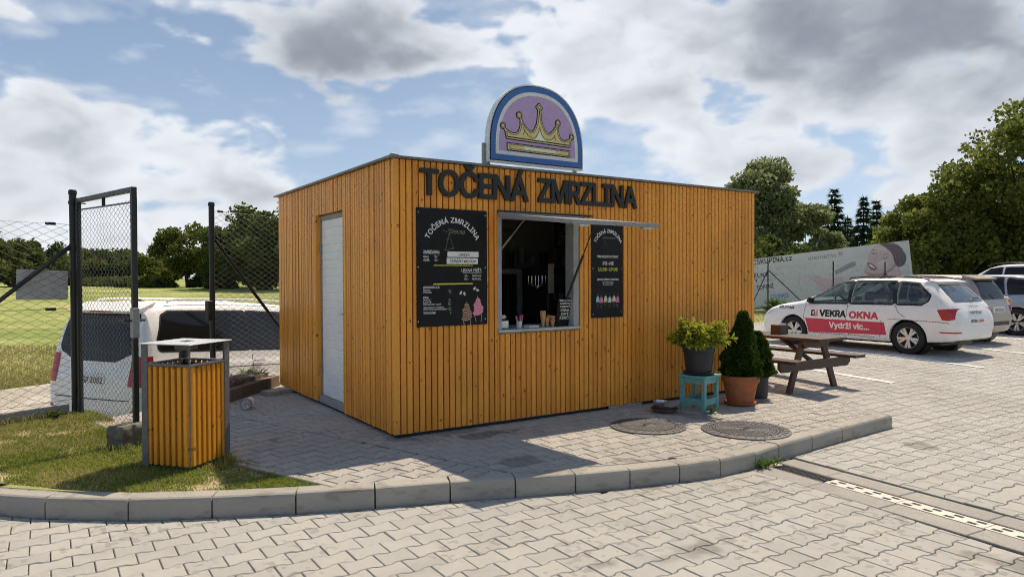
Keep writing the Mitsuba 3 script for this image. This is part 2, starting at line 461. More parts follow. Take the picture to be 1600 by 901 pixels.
VERGE = Polygon([(-7.8, -.2), (-5.5, 2.6), (-3.55, .70)] + [p for p in KERB if -3.5 < p[0] < -.9] + edge_l + [(-2.40, 2.66), tuple(FP1 - FQ * 6)]).buffer(0).difference(kerb_strip)
GULLY = Polygon([(2.354, -2.115), (2.977, -2.085), (2.804, -3.991), (2.55, -6.8), (1.83, -6.8), (2.091, -4.24)])
ROAD = Polygon([(-9, -9), (30, -9), (30, 8.6), (5.165, 8.6), (5.165, -.05), (4.945, -1.80), (4.97, -1.955)] + KERB[::-1][1:] + [(-5.5, 2.6), (-9, 2.6)]).buffer(0)
ROADP = ROAD.difference(GULLY.buffer(.004)).difference(kerb_front.buffer(.012))

put(None, 'road', sheet(ROAD, lambda x, y: zr(y, x) - .013, .6), 'mat_joint', kind='structure', label='grey interlocking block paving of the road and parking lot')
put(None, 'pavement', sheet(P1.union(P2).buffer(.002), lambda x, y: 0 * x - .013, .8), 'mat_joint', kind='structure', label='block paved pavement around the wooden kiosk')
put(None, 'verge', sheet(VERGE, lambda x, y: -.02 + .11 * np.clip(((x - FP1[0]) * FQ[1] - (y - FP1[1]) * FQ[0] - 3.2) / -3.0, 0, 1), .4), 'mat_soil', kind='structure', label='strip of bare soil and grass between kerb and fence')

# bone-shaped interlocking pavers: .2125 x .165 m
E_, W_ = .0902, .0702
BONE = [(-.1038, -E_), (-.070, -E_), (-.038, -W_), (.038, -W_), (.070, -E_), (.1038, -E_), (.1038, E_), (.070, E_), (.038, W_), (-.038, W_), (-.070, E_), (-.1038, E_)]
BONE_P = Polygon(BONE)


def paver_mesh(poly, bevel=.004, drop=.0055, down=.015):
    rings = []
    p = shapely.geometry.polygon.orient(poly.simplify(.0008), 1)
    inner = p.buffer(-bevel, join_style='mitre')
    if inner.geom_type != 'Polygon' or inner.area < 1e-4:
        return None
    inner = shapely.geometry.polygon.orient(inner, 1)
    a, b = np.array(p.exterior.coords)[:-1], np.array(inner.exterior.coords)[:-1]
    top = flat(inner)
    if len(a) != len(b):
        v, f = extrude(p, down); v[:, 2] -= down
        return v, f
    s = np.argmin(((b - a[0]) ** 2).sum(1)); b = np.roll(b, -s, 0)
    n = len(a); i = np.arange(n); j = (i + 1) % n
    v = np.vstack([np.column_stack([b, np.zeros(n)]), np.column_stack([a, np.full(n, -drop)]), np.column_stack([a, np.full(n, -down)])])
    f = np.vstack([np.stack([n + i, n + j, j], 1), np.stack([n + i, j, i], 1), np.stack([2 * n + i, 2 * n + j, n + j], 1), np.stack([2 * n + i, n + j, n + i], 1)])
    return cat([top, (v, f)])




def lay(zone, x0, y0, ang, zfn, holder, mat_, limit, far=1e9, seed=1, gap=0.0):
    """Lays the pavers of a zone; those nearest in view are parts of the holder, the rest one part of stuff."""
    r = np.random.default_rng(seed)
    c, s = math.cos(ang), math.sin(ang)
    R = np.array([[c, s], [-s, c]])
    zx = affinity.rotate(zone, -math.degrees(ang), origin=(0, 0))
    X0, Y0, X1, Y1 = zx.bounds
    shapely.prepare(zx)
    near, rest = [], []
    BP = BONE_P.buffer(-gap, join_style='mitre') if gap else BONE_P
    BM = paver_mesh(BP)
    for j in range(int((Y0 - y0) / .165) - 1, int((Y1 - y0) / .165) + 2):
        for i in range(int((X0 - x0) / .2125) - 2, int((X1 - x0) / .2125) + 2):
            cx, cy = x0 + .2125 * (i + .5 + .5 * (j % 2)), y0 + .165 * j
            if cx < X0 - .1 or cx > X1 + .1 or cy < Y0 - .1 or cy > Y1 + .1:
                continue
            w = np.array([cx, cy]) @ R
            d = np.array([w[0], w[1]]) - EYE[:2]
            dp, lt = d @ FW0[:2], d @ RT[:2]
            if dp < 1.4 or dp > far or abs(lt) > 1.05 * dp + 2.2:
                continue
            p = affinity.translate(BP, cx, cy)
            if zx.contains(p):
                m = BM
                v = m[0] + [cx, cy, 0]; f = m[1]
            elif zx.intersects(p):
                g = [q for q in polys(p.intersection(zx)) if q.area > .0012]
                if not g:
                    continue
                m = paver_mesh(max(g, key=lambda q: q.area))
                if m is None:
                    continue
                v, f = m
            else:
                continue
            v = np.array(v)
            tilt = r.normal(0, .006, 2)
            v[:, 2] += (v[:, 0] - cx) * tilt[0] + (v[:, 1] - cy) * tilt[1] + r.normal(0, .0011)
            v[:, :2] = v[:, :2] @ R
            v[:, 2] += zfn(v[:, 0], v[:, 1])
            in_view = dp > 3.3 and abs(lt) < .74 * dp + .15
            (near if in_view else rest).append((dp, v, f))
    near.sort(key=lambda t: t[0])
    for dp, v, f in near[:limit]:
        put(holder, 'paver', (v, f), mat_)
    rest += near[limit:]
    if rest:
        put(holder, 'paver_field', cat([(v, f) for _, v, f in rest]), mat_, kind='stuff')


lay(ROADP, -1.831, -1.71, 0, lambda x, y: zr(y, x), 'road', 'mat_paver', 300, far=24, seed=2)
lay(P1.buffer(-.008), -1.75, -1.65, 0, lambda x, y: 0 * x, 'pavement', 'mat_paver_kiosk', 150, seed=3, gap=.0012)
lay(P2.buffer(-.005), .05, .03, math.radians(19.5), lambda x, y: 0 * x, 'pavement', 'mat_paver_turned', 300, seed=4, gap=.0028)

# the kerb: stones laid along the curve
kb = fresh('kerb')
labels[kb] = {'label': 'curved kerb of grey concrete stones edging the pavement and verge', 'kind': 'structure'}
for a, b in zip(KERB[:-1], KERB[1:]):
    a, b = np.array(a), np.array(b)
    d = (b - a) / np.linalg.norm(b - a); nrm = np.array([-d[1], d[0]])
    segs = [(a, b)] if np.linalg.norm(b - a) < 1.05 else [(a, (a + b) / 2), ((a + b) / 2, b)]
    for p, q in segs:
        p, q = p + d * .006, q - d * .006
        L = np.linalg.norm(q - p)
        prof = [(0, -.30), (0, -.024), (.008, -.007), (.022, .001), (.150, .003), (.150, -.30)]
        jit = rng.normal(0, .0025, 2)
        pts = [(*(p + nrm * y), z + jit[0]) for y, z in prof] + [(*(q + nrm * y), z + jit[0] * .5) for y, z in prof]
        pts = np.array(pts)
        n = len(prof)
        f = [[k, (k + 1) % n, n + (k + 1) % n, n + k] for k in range(n)]
        f3 = [[0, k, k + 1] for k in range(1, n - 1)] + [[n, n + k + 1, n + k] for k in range(1, n - 1)]
        v, ff = cat([(pts, np.array(f)), (pts, np.array(f3)[:, ::-1])])
        put(kb, 'kerb_stone', hull(pts), 'mat_kerb')
# edging strip along the turned pavement
for p, q in zip(edge_l[:-1], edge_l[1:]):
    p, q = np.array(p), np.array(q)
    d = (q - p) / np.linalg.norm(q - p)
    put('verge', 'edging', bar((*(p + d * .004 + [-.035, -.01]), -.09), (*(q - d * .004 + [-.035, -.01]), -.09), .06, .20, .006), 'mat_concrete')
# ------------------------------------------------------------------ the wooden kiosk
KX, KY, KZ = 5.157, 3.81, 2.60
kiosk = thing('kiosk', 'orange timber kiosk clad in vertical slats with an open serving window', 'kiosk')
WX0, WX1, WZ0, WZ1 = 1.135, 2.19, .925, 2.15
DY0, DY1, DZ = 1.335, 2.225, 2.225
PIT = .0645
# walls behind the slats: boxes round the openings
wall = put(kiosk, 'wall', cat([
    box(.033, WX0, .033, .13, .04, KZ), box(WX1, KX - .024, .033, .13, .04, KZ), box(WX0, WX1, .033, .13, .04, WZ0 - .004), box(WX0, WX1, .033, .13, WZ1 + .004, KZ),
    box(.033, .13, .13, DY0, .04, KZ), box(.033, .13, DY1, KY - .024, .04, KZ), box(.033, .13, DY0, DY1, DZ + .003, KZ),
    box(KX - .13, KX - .024, .13, KY - .13, .04, KZ), box(.13, KX - .024, KY - .13, KY - .024, .04, KZ)]), 'mat_backing')
put(kiosk, 'floor', box(.03, KX - .03, .03, KY - .03, .03, .10), 'mat_interior')
put(kiosk, 'base', cat([box(.05, KX - .05, .05, KY - .05, -.02, .028)]), 'mat_black_paint')
sl = random.Random(3)


n_front = int(KX / PIT)
for k in range(n_front + 1):
    x0, x1 = k * PIT + .0064, min((k + 1) * PIT - .0064, KX)
    if x1 - x0 < .01:
        continue
    if k == 0:
        x0 = .0
    y0 = sl.uniform(-.002, .002)
    zb, zt = .038 + sl.uniform(-.003, .003), KZ - .004
    pieces = [(x0, x1, zb, zt)]
    if x1 > WX0 and x0 < WX1:
        pieces = []
        if x0 < WX0 - .006: pieces.append((x0, WX0 - .002, zb, zt))
        if x1 > WX1 + .006: pieces.append((WX1 + .002, x1, zb, zt))
        a, b = max(x0, WX0), min(x1, WX1)
        if b - a > .006: pieces += [(a, b, zb, WZ0 - .004), (a, b, WZ1 + .004, zt)]
    for a, b, z0, z1 in pieces:
        put(wall, 'slat', box(a, b, y0, .034, z0, z1, .004), 'mat_slat')
for k in range(int(KY / PIT) + 1):
    a, b = k * PIT + .0075, min((k + 1) * PIT - .0075, KY)
    if k == 0:
        a = .036
    if b - a < .01:
        continue
    x0 = sl.uniform(-.003, .003) - (.004 if k % 2 else 0)
    zb, zt = .038 + sl.uniform(-.003, .003), KZ - .004
    pieces = [(a, b, zb, zt)]
    if b > DY0 and a < DY1:
        pieces = []
        if a < DY0 - .006: pieces.append((a, DY0 - .001, zb, zt))
        if b > DY1 + .006: pieces.append((DY1 + .001, b, zb, zt))
        a2, b2 = max(a, DY0), min(b, DY1)
        if b2 - a2 > .006: pieces.append((a2, b2, DZ + .004, zt))
    for p, q, z0, z1 in pieces:
        put(wall, 'slat', box(x0, .035, p, q, z0, z1, .004), 'mat_slat')
for k in range(int(KY / PIT)):                                       # right side, seen from a step aside
    put(wall, 'slat_right', box(KX - .025, KX + sl.uniform(-.001, .003), k * PIT + .004, (k + 1) * PIT - .004, .04, KZ - .004, .003), 'mat_slat')
roof = put(kiosk, 'roof', box(-.035, KX + .035, -.035, KY + .07, KZ, KZ + .016, .003), 'mat_roof')
put(roof, 'edge_trim', cat([box(-.045, KX + .045, -.045, -.036, KZ + .000, KZ + .019), box(-.045, -.036, -.036, KY + .08, KZ + .000, KZ + .019), box(KX + .036, KX + .045, -.036, KY + .08, KZ + .000, KZ + .019)]), 'mat_roof')
for px, py in ((.12, .25), (4.15, .9)):
    put(roof, 'vent', cat([box(px - .028, px + .028, py - .025, py + .025, KZ + .016, KZ + .08, .006), box(px - .034, px + .042, py - .03, py + .03, KZ + .06, KZ + .085, .005)]), 'mat_grey_metal')
put(kiosk, 'plank', box(2.62, 3.12, -.012, .02, -.005, .034, .003), 'mat_concrete')

# the door in the left wall
door = put(kiosk, 'door', box(.070, .100, DY0 + .035, DY1 - .03, .115, DZ - .055), 'mat_door')
nr = 22
for k in range(nr):
    z0 = .125 + k * (DZ - .19) / nr
    put(door, 'panel', box(.064, .071, DY0 + .042, DY1 - .036, z0 + .004, z0 + (DZ - .19) / nr - .004, .003), 'mat_door')
put(kiosk, 'door_frame', cat([box(.055, .11, DY0 + .002, DY0 + .032, .04, DZ), box(.055, .11, DY1 - .028, DY1 - .002, .04, DZ), box(.055, .11, DY0 + .032, DY1 - .028, DZ - .05, DZ), box(.055, .11, DY0 + .032, DY1 - .028, .04, .11)]), 'mat_grey_metal')
put(door, 'handle', cat([box(.052, .064, DY0 + .075, DY0 + .105, .98, 1.20, .003), tube([(.055, DY0 + .09, 1.10), (.022, DY0 + .09, 1.10), (.020, DY0 + .10, 1.10), (.020, DY0 + .20, 1.10)], .009)]), 'mat_steel', smooth=40)
for z in (.35, 1.78):
    put(door, 'hinge', tube([(.05, DY1 - .03, z), (.05, DY1 - .03, z + .11)], .012), 'mat_grey_metal', smooth=40)
put(kiosk, 'door_reveal', cat([box(.004, .054, DY1 - .003, DY1 + .015, .04, DZ), box(.004, .054, DY0 - .015, DY0 + .002, .04, DZ)]), 'mat_slat')

mat('mat_frame', speck((.36, .375, .40), (.30, .315, .34), 14), .45, .4)
# serving window: frame, sill, hatch on gas struts
fr = .055
wf = put(kiosk, 'window_frame', cat([box(WX0, WX0 + fr, .006, .15, WZ0, WZ1, .003), box(WX1 - fr - .02, WX1, .006, .15, WZ0, WZ1, .003), box(WX0 + fr, WX1 - fr - .02, .006, .15, WZ1 - .05, WZ1, .003), box(WX0 + fr, WX1 - fr - .02, .006, .15, WZ0, WZ0 + .018, .002)]), 'mat_frame')
put(kiosk, 'sill', box(WX0 + .004, WX1 - .004, -.03, .62, WZ0 + .018, WZ0 + .036, .004), 'mat_alu')
put(kiosk, 'flashing', box(WX0 - .01, WX1 + .16, -.04, .0, WZ1 + .005, WZ1 + .022, .003), 'mat_dark_metal')
hz = lambda y: 2.13 + .118 * y
hatch = put(kiosk, 'hatch', hull([(x, y, hz(y) + dz) for x in (WX0 + .005, WX1 - .005) for y in (-.05, -1.19) for dz in (-.006, .010)]), 'mat_hatch')
put(hatch, 'rim', cat([hull([(x, y, hz(y) + dz) for x in (WX0, WX1) for y in (-1.19, -1.215) for dz in (-.026, .012)]), hull([(x, y, hz(y) + dz) for x in (WX1 - .005, WX1 + .012) for y in (-.05, -1.19) for dz in (-.026, .012)]), hull([(x, y, hz(y) + dz) for x in (WX0 - .012, WX0 + .005) for y in (-.05, -1.19) for dz in (-.026, .012)])]), 'mat_grey_metal')
put(hatch, 'rib', cat([hull([(x + dx, y, hz(y) + dz) for dx in (0, .03) for y in (-.06, -1.18) for dz in (-.02, -.006)]) for x in (1.42, 1.86)]), 'mat_hatch')
for x in (WX0 + .16, WX1 - .13):
    put(hatch, 'catch', cat([box(x - .06, x + .05, -1.20, -1.13, hz(-1.17) - .046, hz(-1.17) - .028, .004), box(x - .02, x + .01, -1.17, -1.14, hz(-1.17) - .028, hz(-1.17) - .01)]), 'mat_alu')
put(hatch, 'hinge', tube([(WX0, -.03, 2.14), (WX1 + .02, -.03, 2.14)], .016), 'mat_grey_metal', smooth=40)
a, b = np.array([WX1 - .155, .03, 1.25]), np.array([WX1 - .02, -.30, hz(-.30) - .02])
put(kiosk, 'gas_strut', cat([tube([a, a + (b - a) * .58], .014), tube([a + (b - a) * .58, b], .0065)]), 'mat_black_paint', smooth=40)
a, b = np.array([WX0 + .07, .16, 1.70]), np.array([WX0 + .05, -.42, hz(-.42) - .02])
put(kiosk, 'gas_strut', cat([tube([a, a + (b - a) * .55], .011), tube([a + (b - a) * .55, b], .006)]), 'mat_steel', smooth=40)

# inside: fridge, machine, shelves and small things one sees through the window
put(kiosk, 'inner_wall', cat([box(.15, KX - .15, 2.45, 2.5, .10, KZ - .02), box(.15, KX - .15, .2, 2.45, KZ - .05, KZ - .02)]), 'mat_interior')
m = solo('drinks_fridge', cat([box(1.60, 2.44, 1.50, 2.1, .10, 1.62, .01)]), 'mat_black_board', 'dark glass door fridge standing at the back of the kiosk', 'fridge')
put(m, 'door_frame', cat([box(1.60, 1.66, 1.47, 1.50, .12, 1.60), box(2.37, 2.44, 1.47, 1.50, .12, 1.60), box(1.66, 2.37, 1.47, 1.50, 1.54, 1.60)]), 'mat_grey_metal')
m = solo('ice_cream_machine', cat([box(2.50, 3.05, 1.0, 1.6, .10, 1.60, .02), box(2.55, 3.0, .93, 1.0, 1.20, 1.55, .01)]), 'mat_dark_metal', 'dark ice cream machine seen through the right of the serving window', 'machine')
for k in range(3):
    put(m, 'dispenser', tube([(2.64 + .13 * k, .92, 1.16), (2.64 + .13 * k, .92, 1.30)], .025), 'mat_steel', smooth=40)
rk = [tube([(2.152 + .051 * k, .92, 1.515), (2.152 + .051 * k, .92, 1.42), (2.28 + (k - 2.5) * .016, .92, 1.375 + .003 * abs(k - 2.5)), (2.285, .93, 1.36)], .006, 6) for k in range(6)]
solo('cone_rack', cat(rk), 'mat_steel', 'bright branched metal rack hanging in the dark kiosk window', 'rack', smooth=40)
solo('paper_strip', cat([frame(box(-.045, .045, -.002, .002, 0, .36), (2.475, .9, 1.30), (.998, .05, 0), (-.05, .998, 0))]), 'mat_cream_print', 'cream paper strip hanging beside the metal rack inside the kiosk', 'paper')
m = solo('wall_notice', box(2.98, 3.25, 1.490, 1.496, 1.88, 2.22), 'mat_black_board', 'printed notice high at the back right of the kiosk window', 'notice')
put(m, 'text_line', cat([box(3.02, 3.02 + w, 1.486, 1.489, 2.17 - .018 * k, 2.178 - .018 * k) for k, w in enumerate((.2, .17, .2, .12, .19, .16, .2, .2, .15, .18, .2, .1, .17, .2, .13))]), 'mat_dull_print')
m = solo('cash_display', cat([box(1.175, 1.34, .10, .28, .961, 1.06, .01)]), 'mat_dark_metal', 'small till with a yellow display at the left of the sill', 'till')
put(m, 'display', box(1.19, 1.325, .094, .0995, .972, 1.045), 'mat_pale_gold')
put(m, 'receipt_paper', box(1.20, 1.33, .12, .24, 1.062, 1.105, .02), 'mat_white')
m = solo('straw_cup', lathe([(.0, .962), (.028, .962), (.034, 1.03), (.031, 1.03), (.026, .968), (0, .968)], 20, (1.53, .2, 0)), 'mat_white', 'little cup of pink straws and spoons on the sill', 'cup', smooth=40)
for k in range(7):
    th = k * 2.4
    put(m, 'straw', tube([(1.53 + .012 * math.cos(th), .2 + .012 * math.sin(th), .97), (1.53 + .045 * math.cos(th), .2 + .03 * math.sin(th), 1.075 + .01 * (k % 3))], .006, 6), 'mat_pink_print', smooth=40)
scene['mat_waffle'] = {'type': 'principled', 'base_color': rgb(.56, .32, .14), 'roughness': .7}
m = solo('cone_stack', cat([lathe([(.014, 0), (.026, .09), (.034, .17), (.030, .17), (.010, .01)], 16, (1.815, .16, .962))]), 'mat_waffle', 'stacked brown waffle cones standing on the serving sill', 'waffle cones', smooth=40)
for k, (dx, dy, h) in enumerate(((.055, .0, .10), (.09, .03, .12), (.125, -.01, .115), (.10, -.04, .07), (.15, .02, .09))):
    put(m, 'cone', lathe([(.012, 0), (.024, h * .7), (.032, h), (.028, h), (.008, .01)], 14, (1.815 + dx, .16 + dy, .962)), 'mat_waffle', smooth=40)
solo('napkin_pile', cat([box(1.60 + .004 * k, 1.73 + .003 * k, .12, .24, .962 + .004 * k, .9655 + .004 * k) for k in range(5)]), 'mat_white', 'thin pile of white paper napkins on the sill', 'napkins')
m = solo('coffee_board', frame(box(0, .205, -.006, .006, 0, .31, .002), (1.945, .11, .962), (.995, -.03, 0), (.03, .98, .17), (0, -.17, .985)), 'mat_black_board', 'small chalkboard with coffee prices leaning in the window corner', 'chalkboard')
pr = []
for t, z, h, w in (('SEZÓNNÍ', .275, .020, .17), ('NABÍDKA', .243, .018, .15), ('FRAPPÉ', .206, .022, .13), ('CREMA', .165, .024, .12), ('CAFÉ', .125, .024, .10), ('55KČ', .075, .034, .12)):
    g = text_poly(t, h, True, w)
    pr.append(frame(flat(affinity.translate(g, .1025 - w / 2, z)), (1.945, .1035, .962), (.995, -.03, 0), (0, -.17, .985), (-.03, -.98, -.17)))
put(m, 'lettering', cat(pr), 'mat_white_print')
m = thing('wall_shelf', 'grey shelf with stacked cups and boxes on the kiosk back wall', 'shelf')
put(m, 'board', box(2.5, 4.4, 2.10, 2.44, 1.62, 1.65, .003), 'mat_grey_metal')
for k in range(9):
    x = 2.60 + k * .19
    put(m, 'cup_stack', lathe([(0, 1.651), (.045, 1.651), (.058, 1.80 + .05 * (k % 3)), (.0, 1.80 + .05 * (k % 3))], 16, (x, 2.27, 0)), ('mat_grey_metal', 'mat_dark_metal', 'mat_hatch')[k % 3], smooth=40)
solo('wall_lamp_panel', box(2.05, 2.9, 2.30, 2.44, 1.95, 2.15, .01), 'mat_grey_metal', 'grey price panel high on the kiosk back wall', 'panel')
solo('speaker_box', cat([box(3.15, 3.6, 1.2, 1.7, .1, 1.45, .02)]), 'mat_grey_metal', 'grey cabinet behind the right edge of the serving window', 'cabinet')

# raised letters on the slats
letters = thing('lettering_sign', 'black raised capital letters spelling the offer above the window', 'lettering')


def raise_text(word, x0, x1, zb, h, drop):
    gs = [text_poly(c, h, True, None, .0025) for c in word]
    ws = [g.bounds[2] - g.bounds[0] for g in gs]
    tot = sum(ws)
    space = (x1 - x0 - tot * 1.0) / (len(word) - 1)
    if space < -.012 or space > .02:
        k = (x1 - x0 - .004 * (len(word) - 1)) / tot
        gs = [affinity.scale(g, k, 1, origin=(0, 0)) for g in gs]; ws = [w * k for w in ws]; space = .004
    x = x0
    for g, w in zip(gs, ws):
        z = zb + drop * (x - x0)
        e = extrude(affinity.translate(g, -g.bounds[0], 0), .028)
        put(letters, 'letter', frame(e, (x, -.006, z), **FRONT), 'mat_black_paint')
        x += w + space


raise_text('TOČENÁ', .262, 1.50, 2.283, .235, .0)
raise_text('ZMRZLINA', 1.625, 3.02, 2.288, .235, .0)

# ------------------------------------------------------------------ the crown sign on the roof
SX0, SX1, SZ0, SY = 1.215, 2.49, 2.715, .30


def cz(x, y):
    return SX0 + (x - 110) * (SX1 - SX0) / 890, SZ0 + (745 + .107 * (x - 110) - y) * .001165


mid, hw = (SX0 + SX1) / 2, (SX1 - SX0) / 2


def arch(inset, zlow=None):
    w = hw - inset
    pts = [(mid - w, SZ0 + inset)]
    for t in np.linspace(math.pi, 0, 49):
        cx_, sz_ = math.cos(t), math.sin(t)
        pts.append((mid + w * math.copysign(abs(cx_) ** .86, cx_), SZ0 + .19 + (.69 - inset) * sz_ ** .92))
    pts.append((mid + w, SZ0 + inset))
    return Polygon(pts)


cs = thing('crown_sign', 'arched roof sign with a golden crown on lilac in a blue border', 'sign')
put(cs, 'cabinet', frame(extrude(arch(0), .075), (0, SY + .075, 0), **FRONT), 'mat_sign_white')
put(cs, 'border', frame(extrude(arch(.018), .006), (0, SY - .0, 0), **FRONT), 'mat_sign_black')
put(cs, 'blue_band', frame(extrude(arch(.026).difference(arch(.085)), .006), (0, SY - .006, 0), **FRONT), 'mat_sign_blue')
put(cs, 'white_band', frame(extrude(arch(.0855).difference(arch(.125)), .005), (0, SY - .0062, 0), **FRONT), 'mat_sign_white')
put(cs, 'face', frame(extrude(arch(.1255), .004), (0, SY - .0064, 0), **FRONT), 'mat_sign_lilac')


def spl(pts, closed=False, n=8):
    """A smooth line through the points."""
    P = np.array(pts, float); out = []
    m = len(P)
    for k in range(m - 1):
        p0, p1, p2, p3 = P[max(k - 1, 0)], P[k], P[k + 1], P[min(k + 2, m - 1)]
        for t in np.linspace(0, 1, n, endpoint=False):
            out.append(.5 * ((2 * p1) + (-p0 + p2) * t + (2 * p0 - 5 * p1 + 4 * p2 - p3) * t * t + (-p0 + 3 * p1 - 3 * p2 + p3) * t ** 3))
    return [tuple(p) for p in out] + [tuple(P[-1])]


top = [(265, 540), (250, 470), (238, 440)] + spl([(245, 440), (290, 478), (345, 490), (378, 455), (388, 400), (384, 340)]) + [(396, 340)] + spl([(396, 352), (425, 415), (490, 473), (530, 420), (545, 350), (550, 270)]) + [(532, 240), (562, 208), (592, 250), (574, 280)] + \
    spl([(576, 290), (592, 400), (640, 487), (690, 462), (733, 400)]) + [(746, 400)] + spl([(746, 410), (752, 500), (795, 552), (850, 540), (868, 522)]) + [(878, 530), (866, 560), (858, 615)]
crown = Polygon([cz(*p) for p in top]).buffer(0)
balls = [Point(cz(x, y)).buffer(r) for x, y, r in ((233, 425, .030), (378, 325, .033), (742, 385, .032), (878, 515, .028))]
crown = unary_union([crown] + balls)
barp = Polygon([cz(*p) for p in ((270, 580), (858, 652), (856, 710), (272, 643))])
shape = unary_union([crown, barp])
put(cs, 'crown_outline', frame(extrude(shape.buffer(.0085), .003), (0, SY - .0104, 0), **FRONT), 'mat_sign_black')
put(cs, 'crown_gold', frame(extrude(shape.buffer(-.003), .003), (0, SY - .0134, 0), **FRONT), 'mat_gold')
inner = [LineString([cz(*p) for p in spl(q)]) for q in ([(420, 455), (455, 505), (510, 537), (550, 490), (566, 430)], [(566, 430), (590, 510), (640, 550), (690, 535), (712, 510)], [(415, 440), (425, 470), (412, 505)], [(708, 500), (712, 530), (720, 548)],
        [(262, 520), (450, 545), (860, 596)])]
inner += [LineString([cz(*p) for p in q]) for q in ([(290, 592), (845, 660)], [(292, 634), (845, 698)], [(290, 590), (292, 634)], [(846, 660), (846, 700)])]
inner += [b.buffer(-.010).exterior for b in balls]
inner.append(LineString([cz(*p) for p in top]).buffer(0.0001).exterior if False else crown.buffer(-.016).exterior if crown.buffer(-.016).geom_type == 'Polygon' else max(polys(crown.buffer(-.016)), key=lambda p: p.area).exterior)
put(cs, 'crown_lines', frame(extrude(unary_union([l.buffer(.0028) for l in inner]).intersection(shape), .002), (0, SY - .0164, 0), **FRONT), 'mat_sign_black')
pale = Polygon([cz(*p) for p in ((566, 455), (545, 510), (512, 548), (470, 545), (640, 572), (590, 520))])
put(cs, 'crown_sheen_panel', frame(extrude(unary_union([pale.buffer(-.002), Polygon([cz(*p) for p in ((420, 612), (720, 650), (720, 676), (420, 640))])]), .001), (0, SY - .0166, 0), **FRONT), 'mat_pale_gold')
for x in (SX0 + .05, SX1 - .05):
    put(cs, 'leg', cat([box(x - .02, x + .02, SY + .078, SY + .11, KZ + .022, SZ0 + .3), box(x - .05, x + .05, SY + .0, SY + .13, KZ + .022, KZ + .034)]), 'mat_grey_metal')
put(cs, 'back_post', cat([box(SX0 - .028, SX0 - .004, SY + .05, SY + .09, KZ + .016, SZ0 + .20)]), 'mat_grey_metal')

# ------------------------------------------------------------------ the two printed boards
YB = -.0125


def print_board(key, x0, x1, z0, z1):
    return put(None, key, box(x0, x1, YB, -.003, z0, z1, .002), 'mat_black_board')


def sheet_on(key, name, items, mat_, lift=.0012, y=YB):
    if items:
        put(key, name, frame(flat(unary_union(items)), (0, y - lift, 0), **FRONT), mat_)


def line(text, x, z, h, w=None, bold=False):
    return affinity.translate(text_poly(text, h, bold, w), x, z)


def arc_text(text, cx, cz_, r, h, span, bold=True):
    gs = [text_poly(c, h, bold) if c != ' ' else None for c in text]
    ws = [(g.bounds[2] - g.bounds[0]) if g is not None else h * .30 for g in gs]
    gap = (span * r - sum(ws)) / (len(ws) - 1)
    a = -span / 2; out = []
    for g, w in zip(gs, ws):
        th = a + w / 2 / r
        if g is not None:
            g = affinity.translate(g, -w / 2, 0)
            g = affinity.rotate(g, -math.degrees(th), origin=(0, 0))
            out.append(affinity.translate(g, cx + r * math.sin(th), cz_ + r * math.cos(th)))
        a += (w + gap) / r
    return out


def swirl(x, z, w, h, turns=4):
    """Outline, ripples and cone of a soft ice: (cream body, ripple lines, cone lines)."""
    body = []
    for k in range(turns):
        t = k / turns
        body.append(affinity.rotate(affinity.scale(Point(x + w * .07 * math.sin(k * 2.1), z + h * (.14 + .78 * t)).buffer(1), w * .5 * (1 - t * t * .95), h * .165), 14, origin='centroid'))
    body.append(Polygon([(x - w * .06, z + h * .86), (x + w * .05, z + h * .86), (x - w * .10, z + h * 1.03)]))
    b = unary_union(body)
    rip = []
    for k in range(turns * 2):
        t = (k + .4) / (turns * 2)
        rip.append(LineString(spl([(x - w * .5, z + h * (t + .03)), (x - w * .1, z + h * (t - .035)), (x + w * .5, z + h * (t + .055))])).buffer(h * .010))
    cone = [LineString([(x - w * .34, z), (x - w * .18, z - h * .36)]).buffer(.0018), LineString([(x + w * .36, z), (x + w * .28, z - h * .36)]).buffer(.0018)]
    return b, unary_union(rip).intersection(b), cone


mb = thing('menu_board', 'large black menu board with white lettering left of the serving window', 'menu board')
BX0, BX1, BZ0, BZ1 = .228, 1.003, 1.03, 2.156
scene[mb] = mikit.ply(box(BX0, BX1, YB, -.003, BZ0, BZ1, .002), 'mat_black_board')


def mp(x, y):
    yt, yb_ = 45 + .05 * (x - 45), 885 - .05 * (x - 45)
    return BX0 + (x - 45) / 503 * (BX1 - BX0), BZ1 - (y - yt) / (yb_ - yt) * (BZ1 - BZ0)


def mtext(t, x0, x1, y, h, bold=False):
    a = mp(x0, y); b = mp(x1, y)
    return line(t, a[0], a[1], h * .00134, b[0] - a[0], bold)


def mrect(x0, y0, x1, y1):
    (a, b), (c, d) = mp(x0, y0), mp(x1, y1)
    return sbox(a, d, c, b)


